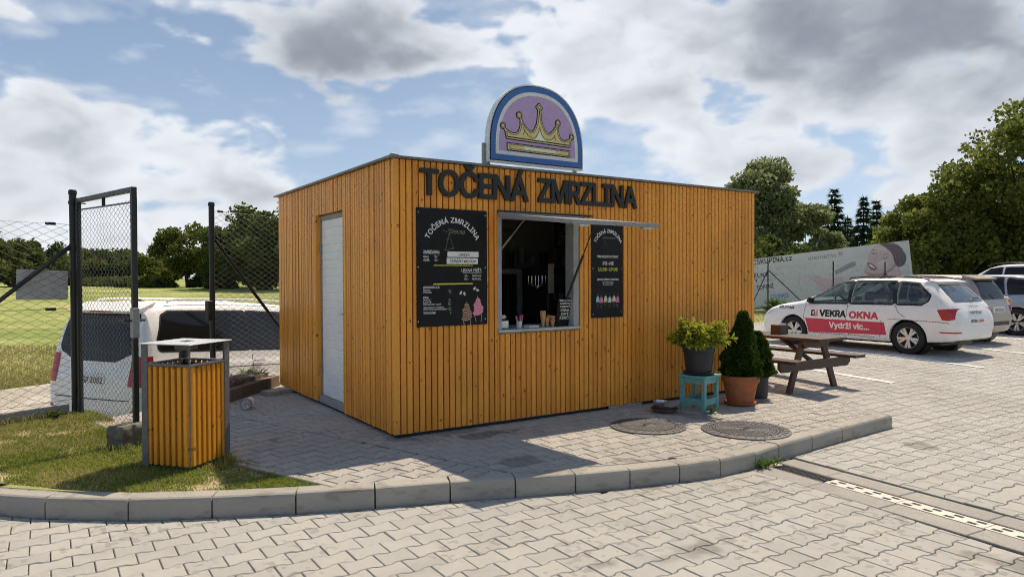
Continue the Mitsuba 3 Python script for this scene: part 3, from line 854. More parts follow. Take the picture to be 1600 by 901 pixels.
sheet_on(mb, 'arc_title', arc_text('TOČENÁ ZMRZLINA', mp(297, 152)[0], mp(297, 152)[1] - .285, .285, .050, 2.28), 'mat_white_print')
white = [mtext('ZMRZLINA:', 90, 202, 366, 21, True), mrect(90, 373, 202, 375), mtext('MALÁ', 90, 127, 396, 13, True), mtext('35,-', 165, 192, 396, 13, True), mtext('VELKÁ', 90, 131, 420, 13, True), mtext('45,-', 167, 193, 420, 13, True),
         mtext('LEDOVÁ TŘÍŠŤ:', 357, 506, 494, 20, True), mrect(370, 502, 505, 504), mtext('40,-', 380, 408, 527, 13, True), mtext('MALÁ 0,3L', 438, 503, 527, 13, True), mtext('60,-', 378, 408, 550, 13, True), mtext('VELKÁ 0,5L', 433, 503, 550, 13, True),
         mtext('LIMONÁDA 0,3L', 87, 203, 613, 15, True), mtext('POMERANČ', 87, 136, 630, 9, True), mtext('CITRONOVÁ', 87, 148, 646, 9, True), mtext('30,-', 264, 285, 628, 9), mtext('30,-', 268, 285, 644, 9),
         mtext('KÁVA:', 87, 126, 684, 14, True), mtext('ESPRESSO', 87, 140, 699, 9, True), mtext('LATTÉ', 87, 143, 715, 9, True), mtext('CAPPUCCINO VELKÉ', 87, 212, 730, 9, True), mtext('45,-', 263, 285, 696, 9), mtext('55,-', 262, 285, 712, 9), mtext('55,-', 262, 285, 727, 9),
         mtext('LEDOVÁ KÁVA S MLÉKEM', 87, 228, 752, 9, True), mtext('LEDOVÁ KÁVA SE ZMRZLINOU', 87, 253, 766, 9, True), mtext('65,-', 264, 284, 751, 9), mtext('75,-', 264, 284, 766, 9), mtext('TERMOKELÍMEK', 87, 174, 792, 14, True), mtext('5,-', 273, 284, 788, 9)]
sheet_on(mb, 'lettering', white, 'mat_white_print')
v1 = put(mb, 'flavour_strip', frame(flat(mrect(257, 352, 483, 393)), (0, YB - .0012, 0), **FRONT), 'mat_white_print')
put(v1, 'lettering', frame(flat(mtext('VANILKA', 335, 416, 383, 17, True)), (0, YB - .0024, 0), **FRONT), 'mat_sign_black')
v2 = put(mb, 'flavour_strip', frame(flat(mrect(252, 398, 479, 441)), (0, YB - .0012, 0), **FRONT), 'mat_white_print')
put(v2, 'lettering', frame(flat(mtext('ČERVENÝ MELOUN', 275, 460, 430, 19, True)), (0, YB - .0024, 0), **FRONT), 'mat_sign_black')
sheet_on(mb, 'rule', [mrect(160, 448, 442, 453), mrect(158, 577, 440, 582)], 'mat_yellow_print')
# a script word and a compass drawing in dull gold
scr = affinity.skew(text_poly('Dřevna', .045, False, .17), 16, 0, origin=(0, 0))
a = mp(268, 228)
thin = [affinity.translate(scr, a[0], a[1])] + [LineString([mp(*p) for p in q]).buffer(.0013) for q in ([(268, 232), (245, 338)], [(272, 232), (300, 330)], [(240, 343), (300, 330)], [(228, 200), (245, 220), (262, 205), (268, 190)], [(250, 270), (270, 262)])] + [Point(mp(262, 268)).buffer(.004), Point(mp(298, 330)).buffer(.006), Point(mp(240, 342)).buffer(.005)]
sheet_on(mb, 'script_drawing', thin, 'mat_dull_print')
for (x, y, w, h, m1, m2) in ((395, 835, 78, 145, 'mat_brown_print', 'mat_cream_print'), (478, 795, 78, 140, 'mat_pink_print', 'mat_white_print')):
    a = mp(x, y)
    b, r, cone = swirl(a[0], a[1], w * .00154, h * .00134)
    ic = put(mb, 'ice_cream_print', frame(flat(b), (0, YB - .0012, 0), **FRONT), m1)
    if m1 == 'mat_pink_print':
        r = r.buffer(-.0006)
    put(ic, 'ripple', frame(flat(r), (0, YB - .0022, 0), **FRONT), m2)
    put(ic, 'cone', frame(flat(unary_union(cone).difference(b).intersection(sbox(BX0, BZ0 + .004, BX1, BZ1))), (0, YB - .0012, 0), **FRONT), 'mat_white_print')
lv = []
for x, y, t in ((352, 642, -30), (378, 648, 20), (452, 610, -50), (474, 622, 70)):
    a = mp(x, y); lv.append(affinity.rotate(affinity.translate(affinity.scale(Point(0, 0).buffer(1), .012, .020), *a), t))
sheet_on(mb, 'leaf_print', lv, 'mat_off_white')
for x, y in ((58, 78), (534, 103), (55, 463), (533, 465), (53, 846), (531, 823)):
    a = mp(x, y)
    put(mb, 'screw', frame(lathe([(.007, 0), (.006, .003), (0, .004)], 10), (a[0], YB, a[1]), **FRONT), 'mat_steel')

ob = thing('hours_board', 'narrow black board with opening hours right of the serving window', 'sign board')
OX0, OX1, OZ0, OZ1 = 2.355, 2.818, 1.043, 2.10
scene[ob] = mikit.ply(box(OX0, OX1, YB, -.003, OZ0, OZ1, .002), 'mat_black_board')


def op(x, y):
    return OX0 + (x - 122) / 232 * (OX1 - OX0), OZ0 + (856 - y) * .001453


def otext(t, x0, x1, y, h, bold=True):
    a, b = op(x0, y), op(x1, y)
    return line(t, a[0], a[1], h * .00145, b[0] - a[0], bold)


sheet_on(ob, 'arc_title', arc_text('TOČENÁ ZMRZLINA', op(243, 203)[0], op(243, 203)[1] - .192, .192, .037, 2.35), 'mat_white_print')
sheet_on(ob, 'lettering', [otext('PROVOZNÍ HODINY', 165, 318, 396, 17), otext('PO-NE', 203, 282, 452, 25), otext('ODPOVĚDNÁ OSOBA', 160, 320, 571, 15), otext('PROVOZOVATEL', 200, 283, 590, 8), otext('TEL. 604 218 337', 202, 278, 608, 8)], 'mat_white_print')
sheet_on(ob, 'hours', [otext('11:00-19:00', 168, 312, 497, 24)], 'mat_yellow_print')
sheet_on(ob, 'script', [affinity.skew(otext('Dřevna', 203, 295, 250, 16, False), 15, 0)] + [LineString([op(215, 262), op(205, 330)]).buffer(.001), LineString([op(217, 262), op(238, 325)]).buffer(.001)], 'mat_dull_print')
for k, (x, mm) in enumerate(((165, 'mat_blue_print'), (192, 'mat_pink_print'), (222, 'mat_cream_print'), (253, 'mat_off_white'), (285, 'mat_cream_print'), (312, 'mat_pink_print'))):
    yy = 735 + 6 * (k % 2)
    g = Polygon([op(x - 13, yy), op(x + 12, yy), op(x + 12, yy - 24), op(x + 3, yy - 48), op(x - 8, yy - 36)]).buffer(.004).buffer(-.003)
    ic = put(ob, 'ice_print', frame(flat(g), (0, YB - .0012, 0), **FRONT), mm)
    put(ic, 'stem', frame(flat(unary_union([LineString([op(x - 8, yy + 4), op(x - 2, yy + 42)]), LineString([op(x + 8, yy + 4), op(x - 2, yy + 42)]), LineString([op(x - 8, yy + 4), op(x - 4, yy - 50)]), LineString([op(x - 4, yy - 50), op(x + 6, yy - 70)])]).buffer(.0013)), (0, YB - .0012, 0), **FRONT), 'mat_dull_print')
for x, y in ((132, 828), (338, 815), (130, 480), (345, 480)):
    a = op(x, y)
    put(ob, 'screw', frame(lathe([(.006, 0), (.005, .003), (0, .004)], 10), (a[0], YB, a[1]), **FRONT), 'mat_steel')
# ------------------------------------------------------------------ litter bin
bn = thing('litter_bin', 'square litter bin with orange timber slats and a flat grey lid', 'litter bin')
BO, BA, BS = np.array([-1.770, -.177]), math.radians(40.2), .442
bx_, by_ = np.array([math.cos(BA), math.sin(BA)]), np.array([-math.sin(BA), math.cos(BA)])


def B(m):
    return frame(m, (*BO, 0), (*bx_, 0), (*by_, 0), (0, 0, 1))


put(bn, 'foot', B(box(.05, BS - .05, .05, BS - .05, -.08, .045, .006)), 'mat_bin_frame')
for x, y in ((0, 0), (BS, 0), (0, BS), (BS, BS)):
    if (x, y) == (0, 0):
        put(bn, 'corner_post', B(box(-.006, .004, -.006, .004, .045, .98, .001)), 'mat_bin_frame')
    else:
        sx, sy = (1 if x else -1), (1 if y else -1)
        put(bn, 'corner_post', B(cat([box(x - .048 if x else -.006, x + .007 if x else .048, y - .004 if y else -.007, y + .007 if y else .004, .0, .985), box(x - .004 if x else -.007, x + .007 if x else .004, y - .048 if y else .0041, y - .0041 if y else .048, .0, .985)])), 'mat_bin_frame')
ns = 7
for side in range(4):
    for k in range(ns):
        p = .012 + (BS - .05) * (k + .5) / ns + (.012 if side < 2 else .01)
        w = .033
        if side == 0: m = box(p - w / 2, p + w / 2, .002, .036, .045, .815, .004)
        if side == 1: m = box(.002, .036, p - w / 2, p + w / 2, .045, .815, .004)
        if side == 2: m = box(p - w / 2, p + w / 2, BS - .030, BS - .004, .045, .815, .004)
        if side == 3: m = box(BS - .030, BS - .004, p - w / 2, p + w / 2, .045, .815, .004)
        put(bn, 'slat', B(m), 'mat_bin_slat')
put(bn, 'backing_board', B(cat([box(.010, BS - .04, .0365, .0385, .046, .812), box(.0365, .0385, .04, BS - .04, .046, .812)])), 'mat_bin_slat')
put(bn, 'liner', B(cat([box(.039, BS - .034, .039, .042, .05, .80), box(.034, BS - .034, BS - .038, BS - .034, .05, .80), box(.039, .042, .043, BS - .038, .05, .80), box(BS - .038, BS - .034, .038, BS - .038, .05, .80), box(.034, BS - .034, .034, BS - .034, .06, .066)])), 'mat_dark_metal')
put(bn, 'rim', B(cat([box(-.008, BS + .008, -.008, .040, .818, .834), box(-.008, BS + .008, BS - .040, BS + .008, .818, .834), box(-.008, .040, .040, BS - .040, .818, .834), box(BS - .040, BS + .008, .040, BS - .040, .818, .834)])), 'mat_bin_frame')
lid = put(bn, 'lid', B(box(-.022, BS + .022, -.022, BS + .022, .985, .993, .002)), 'mat_alu')
put(lid, 'stubber', B(cat([box(BS * .36, BS * .64, BS * .36, BS * .64, .925, .984, .004)])), 'mat_bin_frame')
put(lid, 'stubber_grid', B(cat([box(BS * .42 + .02 * k, BS * .42 + .02 * k + .01, BS * .42, BS * .58, .994, .996) for k in range(5)])), 'mat_dark_metal')

# ------------------------------------------------------------------ fence, gate and what leans on them
PR, NF = .0019, 5


def fence_at(s, z=0.0, off=0.0):
    p = FP1 + FQ * s + np.array([-FQ[1], FQ[0]]) * off
    return np.array([p[0], p[1], z])


def chain(o, e, L, z0, z1, w=.078, h=.037, r=PR, seed=0):
    """Chain-link wire: zigzag strands hooked into each other, over a length L from o along e."""
    rr = np.random.default_rng(seed)
    o, e = np.asarray(o, float), np.asarray(e, float)
    nrm = np.cross(e, (0, 0, 1))
    nz = int((z1 - z0) / h) + 1
    A, Bq = [], []
    for k in range(int(L / w) + 1):
        sg = 1 if k % 2 else -1
        x = k * w + .5 * w * sg * np.where(np.arange(nz) % 2, 1, -1) + rr.normal(0, .0022, nz)
        x = np.clip(x, 0, L)
        sag = .006 * np.sin(np.arange(nz) * .11 + k * .4)
        pts = o + x[:, None] * e + (nrm * (.0025 * np.where(np.arange(nz) % 2, 1, -1))[:, None]) + np.column_stack([0 * x, 0 * x, z0 + np.arange(nz) * h]) + nrm * sag[:, None]
        A.append(pts[:-1]); Bq.append(pts[1:])
    A, Bq = np.vstack(A), np.vstack(Bq)
    keep = np.linalg.norm(A - Bq, axis=1) > .01
    A, Bq = A[keep], Bq[keep]
    t = Bq - A; t /= np.linalg.norm(t, axis=1, keepdims=True)
    u = np.cross(t, nrm); u /= np.linalg.norm(u, axis=1, keepdims=True); v = np.cross(t, u)
    ring = [(math.cos(a), math.sin(a)) for a in (0, 2.0944, 4.1888)]
    n = len(A); V = np.concatenate([P + r * (c * u + s * v) for P in (A, Bq) for c, s in ring])
    i = np.arange(n); F = []
    for k in range(3):
        j = (k + 1) % 3
        F += [np.stack([k * n + i, j * n + i, (3 + j) * n + i], 1), np.stack([k * n + i, (3 + j) * n + i, (3 + k) * n + i], 1)]
    return V, np.vstack(F)


e3 = np.array([FQ[0], FQ[1], 0.0])
fl = thing('chain_link_fence', 'dark chain link fence with braced post left of the gate', 'fence')
put(fl, 'post', tube([fence_at(0, -.2), fence_at(0, 2.40)], .034, 16), 'mat_black_paint', smooth=40)
put(fl, 'post_cap', lathe([(0, .02), (.030, .018), (.040, .004), (.040, -.03), (.035, -.03)], 18, fence_at(0, 2.40)), 'mat_black_paint', smooth=40)
put(fl, 'post', tube([fence_at(-3.0, -.2), fence_at(-3.0, 2.2)], .03, 14), 'mat_black_paint', smooth=40)
put(fl, 'wire_mesh', chain(fence_at(-3.6, 0), e3, 3.57, .17, 2.06, seed=1), 'mat_wire', kind='stuff')
for z in (2.055, 1.19, .25):
    put(fl, 'tension_wire', tube([fence_at(-3.6, z), fence_at(-.02, z)], .0024, 5), 'mat_wire')
put(fl, 'brace', tube([fence_at(-.03, 1.83), fence_at(-2.0, .22)], .021, 12), 'mat_black_paint', smooth=40)
put(fl, 'brace_clamp', tube([fence_at(0, 1.79), fence_at(0, 1.86)], .040, 14), 'mat_black_paint', smooth=40)
for z, s in ((2.055, -.22), (1.19, -.23)):
    put(fl, 'turnbuckle', tube([fence_at(s - .05, z), fence_at(s - .045, z), fence_at(s + .045, z), fence_at(s + .05, z)], [.006, .015, .015, .006], 10), 'mat_black_paint', smooth=50)
for k in range(3):
    a, b = fence_at(-.05 - 2.0 * (k + 1) + .006, 0, .03), fence_at(-.05 - 2.0 * k - .006, 0, .03)
    put(fl, 'plinth_board', bar((*a[:2], .04), (*b[:2], .04), .055, .32, .006), 'mat_concrete')
put(fl, 'post_collar', cat([lathe([(0, 2.27), (.042, 2.27), (.042, 2.30), (0, 2.30)], 16, fence_at(0, 0)), tube([fence_at(0.02, 2.285), fence_at(.13, 2.285)], .008, 6)]), 'mat_black_paint', smooth=40)
mat('mat_plate_grey', speck((.52, .53, .54), (.44, .45, .46), 20, 3), .5, .3)
pl = thing('blank_plate', 'blank grey rectangular plate fixed behind the fence mesh', 'plate')
a, b = fence_at(-.53, 0, .025), fence_at(-.045, 0, .025)
put(pl, 'panel', bar((*a[:2], 1.445), (*b[:2], 1.43), .006, .30, .002), 'mat_plate_grey')
put(pl, 'peeling_film', bar((*(b[:2] + (a[:2] - b[:2]) * .02 + [.003, -.006]), 1.355), (*(b[:2] + (a[:2] - b[:2]) * .17 + [.003, -.006]), 1.36), .003, .05, .0005), 'mat_off_white')

gt = thing('mesh_gate', 'open dark metal gate leaf filled with chain link mesh', 'gate')
G0, G1 = np.array([-2.385, 2.52, 0]), np.array([-2.03, .94, 0])
ge = (G1 - G0) / np.linalg.norm(G1 - G0); GL = np.linalg.norm(G1 - G0)
gp = lambda s, z: G0 + ge * s + np.array([0, 0, z])
put(gt, 'stile', bar(gp(0, .03), gp(0, 2.285), .045, .045, .004, up=tuple(ge)), 'mat_black_paint')
put(gt, 'stile', bar(gp(GL, .03), gp(GL, 2.262), .045, .045, .004, up=tuple(ge)), 'mat_black_paint')
put(gt, 'rail', bar(gp(-.022, 2.30), gp(GL + .022, 2.275), .046, .045, .006), 'mat_black_paint')
put(gt, 'rail', bar(gp(.024, 2.205), gp(GL - .024, 2.165), .014, .014, .002), 'mat_black_paint')
put(gt, 'rail', bar(gp(.024, .06), gp(GL - .024, .06), .045, .045, .004), 'mat_grey_metal')
put(gt, 'wire_mesh', chain(gp(.03, 0), ge, GL - .06, .09, 2.19, .052, .030, .0017, seed=2), 'mat_wire', kind='stuff')
put(gt, 'clip', cat([bar(gp(GL * .5, 2.27), gp(GL * .5, 2.19), .006, .03)]), 'mat_black_paint')
put(gt, 'lock_box', bar(gp(GL, .98), gp(GL, 1.24), .055, .075, .004, up=tuple(ge)), 'mat_grey_metal')
gn = np.cross(ge, (0, 0, 1))
for s in (1, -1):
    hnd = gp(GL, 1.13) + gn * .03 * s
    put(gt, 'handle', cat([tube([hnd, hnd + gn * .05 * s], .009, 8), tube([hnd + gn * .05 * s, hnd + gn * .055 * s - ge * .11], .009, 8)]), 'mat_black_paint', smooth=40)
for z in (.35, 2.28):
    put(gt, 'hinge', cat([tube([gp(-.045, z - .05), gp(-.045, z + .05)], .014, 10), tube([gp(-.10, z), gp(-.02, z)], .008, 8)]), 'mat_black_paint', smooth=40)

fr2 = thing('chain_link_fence', 'dark chain link fence panel between gate opening and kiosk corner', 'fence')
P3 = np.array([-.945, 3.34]); E3 = np.array([.06, 4.0]) - P3; L3 = np.linalg.norm(E3); E3 = E3 / L3
f3 = lambda s, z: np.array([*(P3 + E3 * s), z])
put(fr2, 'post', tube([f3(0, -.3), f3(0, 2.42)], .034, 16), 'mat_black_paint', smooth=40)
put(fr2, 'post_cap', lathe([(0, .02), (.030, .018), (.040, .004), (.040, -.03), (.035, -.03)], 18, f3(0, 2.42)), 'mat_black_paint', smooth=40)
put(fr2, 'post', tube([f3(2.2, -.3), f3(2.2, 2.42)], .034, 16), 'mat_black_paint', smooth=40)
put(fr2, 'wire_mesh', chain(f3(.03, 0), np.array([*E3, 0]), 2.15, .02, 2.34, .072, .036, seed=3), 'mat_wire', kind='stuff')
for z in (2.335, 1.25, .1):
    put(fr2, 'tension_wire', tube([f3(.02, z), f3(2.2, z)], .0024, 5), 'mat_wire')
put(fr2, 'brace', tube([f3(.03, 1.99), f3(1.95, .05)], .021, 12), 'mat_black_paint', smooth=40)
put(fr2, 'turnbuckle', tube([f3(.10, 2.335), f3(.105, 2.335), f3(.18, 2.335), f3(.185, 2.335)], [.006, .015, .015, .006], 10), 'mat_black_paint', smooth=50)
put(fr2, 'latch_box', bar(f3(-.055, .98), f3(-.055, 1.22), .06, .07, .004, up=(*E3, 0)), 'mat_black_paint')

# block, sleeper beam, planters and scraps on the paving
mat('mat_block', speck((.20, .19, .17), (.11, .105, .095), 40, 9), .95, .1)
bl = trimesh.creation.box((.225, .20, .27)); bl = bl.subdivide().subdivide().subdivide()
v = bl.vertices * 1.0
v *= (1 - .10 * (np.abs(v / np.array([.1125, .10, .135])) ** 4).sum(1, keepdims=True) / 3)
v += (meshkit.fbm(v * 14, 3, 2)[:, None] - .5) * .035 * np.sign(v)
solo('concrete_block', rotz((v * 1.08 + [0, 0, .10], bl.faces), .5, (-2.10, .90, 0)), 'mat_block', 'rough concrete block holding the gate leaf open', 'concrete block', smooth=50)
mat('mat_old_timber', wood((.21, .17, .135), (.12, .098, .078), .5, .9, 1.0, (.15, .12, .10), .3), .85, .2)
tb = cat([hull([(*(np.array(p) + np.array(q)), z) for p in ((-1.02, 2.72), (.03, 3.93)) for q in ((0, 0), (-.10, .085)) for z in (-.02, .145)])])
solo('timber_beam', tb, 'mat_old_timber', 'weathered timber beam lying along the foot of the fence', 'beam')
solo('timber_beam', cat([hull([(*(np.array(p) + np.array(q)), z) for p in ((-1.38, 2.42), (-1.0, 2.70)) for q in ((0, 0), (-.08, .10)) for z in (-.02, .12)])]), 'mat_old_timber', 'short piece of weathered beam behind the litter bin', 'beam')
solo('soil_bank', hull([(-1.35, 2.62, -.05), (-.10, 4.05, -.05), (-1.0, 2.83, .11), (-.10, 3.88, .11), (-1.42, 3.15, .09), (-.3, 4.35, .10), (-1.4, 3.2, -.1), (-.3, 4.4, -.1)]), 'mat_soil', 'low bank of dry soil behind the timber beam', 'soil bank')
for k, (s, lb) in enumerate(((.42, 'slatted grey seed crate next to the beam, nearer the bin'), (.83, 'slatted grey seed crate next to the beam, nearer the kiosk'))):
    c = thing('seed_crate', lb, 'crate', 'crates on the soil bank')
    o = np.array([-1.02, 2.72]) + np.array([1.05, 1.21]) * s + np.array([-.27, .12])
    an = math.atan2(1.21, 1.05)
    put(c, 'frame', rotz(cat([box(-.26, .26, -.17, -.155, .10, .20, .003), box(-.26, .26, .155, .17, .10, .20, .003), box(-.26, -.245, -.155, .155, .10, .20, .003), box(.245, .26, -.155, .155, .10, .20, .003)]), an, (*o, 0)), 'mat_old_timber')
    put(c, 'divider', rotz(cat([box(-.245 + .163 * j - .006, -.245 + .163 * j + .006, -.155, .155, .11, .195) for j in (1, 2)]), an, (*o, 0)), 'mat_old_timber')
    put(c, 'gravel', rotz(cat([hull(rng.normal(0, 1, (9, 3)) * .014 + [rng.uniform(-.22, .22), rng.uniform(-.14, .14), .145 + rng.uniform(0, .02)]) for _ in range(70)] + [box(-.245, .245, -.155, .155, .10, .135)]), an, (*o, 0)), 'mat_off_white', kind='stuff')
solo('loose_paver', rotz(cat([box(-.16, -.006, -.10, .10, .0, .055, .004), box(.006, .17, -.11, .10, .0, .06, .004)]), .35, (.02 - .22, 3.25, .002)), 'mat_concrete', 'loose pale paving slabs lying near the kiosk back corner', 'paving slab')
pp = thing('plastic_pipe', 'short grey plastic pipe end lying on the shaded paving', 'pipe')
put(pp, 'tube', frame(lathe([(.055, 0), (.055, .20), (.048, .20), (.048, .0)], 24), (-.70, 2.50, .057), (0, 0, 1), (.88, -.47, 0), (-.47, -.88, 0)), 'mat_white', smooth=40)
put(pp, 'socket', frame(lathe([(.064, .15), (.064, .21), (.055, .21), (.048, .205)], 24), (-.70, 2.50, .065), (0, 0, 1), (.88, -.47, 0), (-.47, -.88, 0)), 'mat_grey_metal', smooth=40)

# ------------------------------------------------------------------ plants beside the kiosk
mat('mat_turquoise', speck((.17, .40, .40), (.12, .31, .32), 30, 5), .6, .3)
mat('mat_pot_dark', (.030, .033, .040), .5, .35)
mat('mat_terracotta', speck((.38, .14, .065), (.29, .105, .05), 20, 5), .8, .2)
mat('mat_purple', (.20, .12, .42), .45, .4)
st = thing('stool', 'turquoise painted wooden stool under the black flower pot', 'stool')
SO, SA = np.array([3.325, -.765]), math.radians(12)


def S(m):
    return rotz(m, SA, (*SO, 0))


sw = .315
for x, y in ((.0, 0), (sw - .045, 0), (0, sw - .045), (sw - .045, sw - .045)):
    put(st, 'leg', S(box(x, x + .045, y, y + .045, .0, .378, .004)), 'mat_turquoise')
for m in (box(.046, sw - .046, .008, .030, .31, .377, .002), box(.046, sw - .046, sw - .030, sw - .008, .31, .377, .002), box(.008, .030, .046, sw - .046, .31, .377, .002), box(sw - .030, sw - .008, .046, sw - .046, .31, .377, .002)):
    put(st, 'apron', S(m), 'mat_turquoise')
for m in (box(.046, sw - .046, .010, .028, .075, .145, .002), box(.046, sw - .046, sw - .028, sw - .010, .075, .145, .002), box(.010, .028, .046, sw - .046, .075, .145, .002), box(sw - .028, sw - .010, .046, sw - .046, .075, .145, .002)):
    put(st, 'stretcher', S(m), 'mat_turquoise')
for k in range(4):
    put(st, 'seat_board', S(box(-.022 + (sw + .044) / 4 * k, -.022 + (sw + .044) / 4 * (k + 1) - .002, -.022, sw + .022, .379, .402, .004)), 'mat_turquoise')
PC = SO + np.array([[math.cos(SA), -math.sin(SA)], [math.sin(SA), math.cos(SA)]]) @ np.array([sw / 2 - .01, sw / 2 + .0])


def leafcard(c, d, up, L, W, bend=.25):
    """A pointed leaf of eight triangles from c along d."""
    d = d / np.linalg.norm(d); s = np.cross(d, up); s /= np.linalg.norm(s) + 1e-9; n = np.cross(s, d)
    t = np.array([0, .3, .65, 1.0]); w = np.array([.12, .5, .42, 0]) * W
    mid_ = c + d * (t * L)[:, None] - n * (bend * L * t * t)[:, None]
    v = np.vstack([mid_[0], mid_[1] - s * w[1], mid_[1] + n * .1 * W, mid_[1] + s * w[1], mid_[2] - s * w[2], mid_[2] + n * .1 * W, mid_[2] + s * w[2], mid_[3]])
    f = np.array([[0, 1, 2], [0, 2, 3], [1, 4, 5], [1, 5, 2], [2, 5, 6], [2, 6, 3], [4, 7, 5], [5, 7, 6]])
    return v, f


fp = thing('potted_shrub', 'bushy yellow green shrub in a black plastic pot on the stool', 'potted plant')
put(fp, 'saucer', lathe([(0, .403), (.15, .403), (.178, .425), (.182, .437), (.174, .437), (.164, .425), (0, .42)], 36, (*PC, 0)), 'mat_pot_dark', smooth=40)
put(fp, 'pot', lathe([(0, .422), (.135, .422), (.143, .44), (.168, .655), (.178, .66), (.178, .735), (.168, .737), (.162, .70), (0, .69)], 40, (*PC, 0)), 'mat_pot_dark', smooth=40)
r2 = np.random.default_rng(12)
lv, stm = [], []
for k in range(110):
    th = r2.uniform(0, 2 * np.pi); el = r2.uniform(.12, 1.45); L = r2.uniform(.15, .25) * (1.05 if el < .6 else 1.1)
    d = np.array([math.cos(th) * math.cos(el), math.sin(th) * math.cos(el), math.sin(el)])
    if d @ RT > .35: L *= 1.3
    p0 = np.array([*PC, .735]) + np.array([math.cos(th), math.sin(th), 0]) * r2.uniform(0, .12)
    p1 = p0 + d * L + np.array([0, 0, -.01 * math.cos(el)])
    stm.append(tube([p0, (p0 + p1) / 2 + [0, 0, .02], p1], .004, 4, False))
    for j in range(26):
        t = r2.uniform(.30, 1.05); c = p0 + (p1 - p0) * min(t, 1)
        dd = d * .6 + r2.normal(0, .8, 3); dd[2] += .25
        lv.append(leafcard(c, dd, np.array([0, 0, 1.0]) + r2.normal(0, .3, 3), r2.uniform(.05, .085), r2.uniform(.022, .036), r2.uniform(.05, .4)))
put(fp, 'foliage', cat(lv), 'mat_leaf_pot', smooth=False, kind='stuff')
put(fp, 'stems', cat(stm), 'mat_bark', kind='stuff')

tp = thing('potted_conifer', 'clipped cone shaped conifer in a terracotta pot', 'potted plant')
TC = np.array([4.10, -.62])
put(tp, 'saucer', lathe([(0, .002), (.155, .002), (.182, .025), (.182, .04), (.174, .04), (.16, .028), (0, .02)], 36, (*TC, 0)), 'mat_terracotta', smooth=40)
put(tp, 'pot', lathe([(0, .022), (.148, .022), (.196, .262), (.212, .267), (.219, .345), (.203, .347), (.192, .31), (0, .30)], 44, (*TC, 0)), 'mat_terracotta', smooth=40)


def conifer_cone(c, z0, z1, R, n, seed, lean=(0, 0)):
    r = np.random.default_rng(seed); out = []
    for _ in range(n):
        t = r.uniform(0, 1) ** 1.25
        th = r.uniform(0, 2 * np.pi)
        prof = R * (min(1, (t + .10) / .22) ** .6) * ((1 - t) ** .80 * .93 + .20 * (1 - t) ** .3) * (1 + .10 * math.sin(3 * th + 6 * t + seed) + .12 * math.sin(5 * th - 17 * t) * math.sin(9 * t + seed)) + .012
        rad = prof * (1 - .28 * r.uniform(0, 1) ** 2.2)
        rad *= .62 + .78 * float(meshkit.fbm(np.array([math.cos(th) * 3.4 + seed, math.sin(th) * 3.4, t * 8.5]), 2, seed))
        p = np.array([c[0] + lean[0] * t + rad * math.cos(th), c[1] + lean[1] * t + rad * math.sin(th), z0 + (z1 - z0) * t])
        d = np.array([math.cos(th), math.sin(th), .55 + .8 * t]) + r.normal(0, .45, 3)
        d /= np.linalg.norm(d)
        L, W = r.uniform(.022, .045), r.uniform(.006, .012)
        s = np.cross(d, r.normal(0, 1, 3)); s /= np.linalg.norm(s)
        out.append((p - s * W, p + s * W, p + d * L))
    v = np.array(out).reshape(-1, 3)
    return v, np.arange(len(v)).reshape(-1, 3)


put(tp, 'foliage', conifer_cone(TC, .30, 1.07, .185, 26000, 5, (.05, 0)), 'mat_leaf_thuja', kind='stuff')
put(tp, 'core', lathe([(0, .30), (.10, .36), (.12, .46), (.09, .66), (.045, .85), (.0, .92)], 24, (*TC, 0)), 'mat_bark', smooth=True)
tq = thing('potted_conifer', 'second conifer in a tall dark pot behind the terracotta one', 'potted plant')
TD = np.array([4.66, -.42])
put(tq, 'pot', lathe([(0, -.0), (.125, 0), (.130, .02), (.140, .33), (.132, .33), (.125, .29), (0, .28)], 36, (*TD, 0)), 'mat_pot_dark', smooth=40)
put(tq, 'foliage', conifer_cone(TD, .27, .80, .19, 16000, 6), 'mat_leaf_thuja', kind='stuff')
put(tq, 'core', lathe([(0, .28), (.09, .32), (.11, .42), (.08, .56), (.0, .70)], 20, (*TD, 0)), 'mat_bark', smooth=True)
pc = thing('purple_cup', 'small purple pot half hidden behind the conifers', 'pot')
put(pc, 'body', lathe([(0, .28), (.05, .28), (.066, .45), (.058, .45), (.045, .30), (0, .30)], 24, (5.02, .12, 0)), 'mat_purple', smooth=40)
put(pc, 'stand', cat([box(4.93, 5.11, .03, .21, .255, .279, .003), box(4.94, 4.96, .04, .06, 0, .255), box(5.08, 5.10, .04, .06, 0, .255), box(4.94, 4.96, .18, .20, 0, .255), box(5.08, 5.10, .18, .20, 0, .255)]), 'mat_pot_dark')
solo('white_hose_coil', cat([tube([(5.06 + .045 * math.cos(t), -.33 + .03 * math.sin(t), .07 + .05 * math.sin(t * .5)) for t in np.linspace(0, 6.5, 20)], .008, 6)]), 'mat_white', 'small loop of white hose behind the dark pot', 'hose', smooth=40)

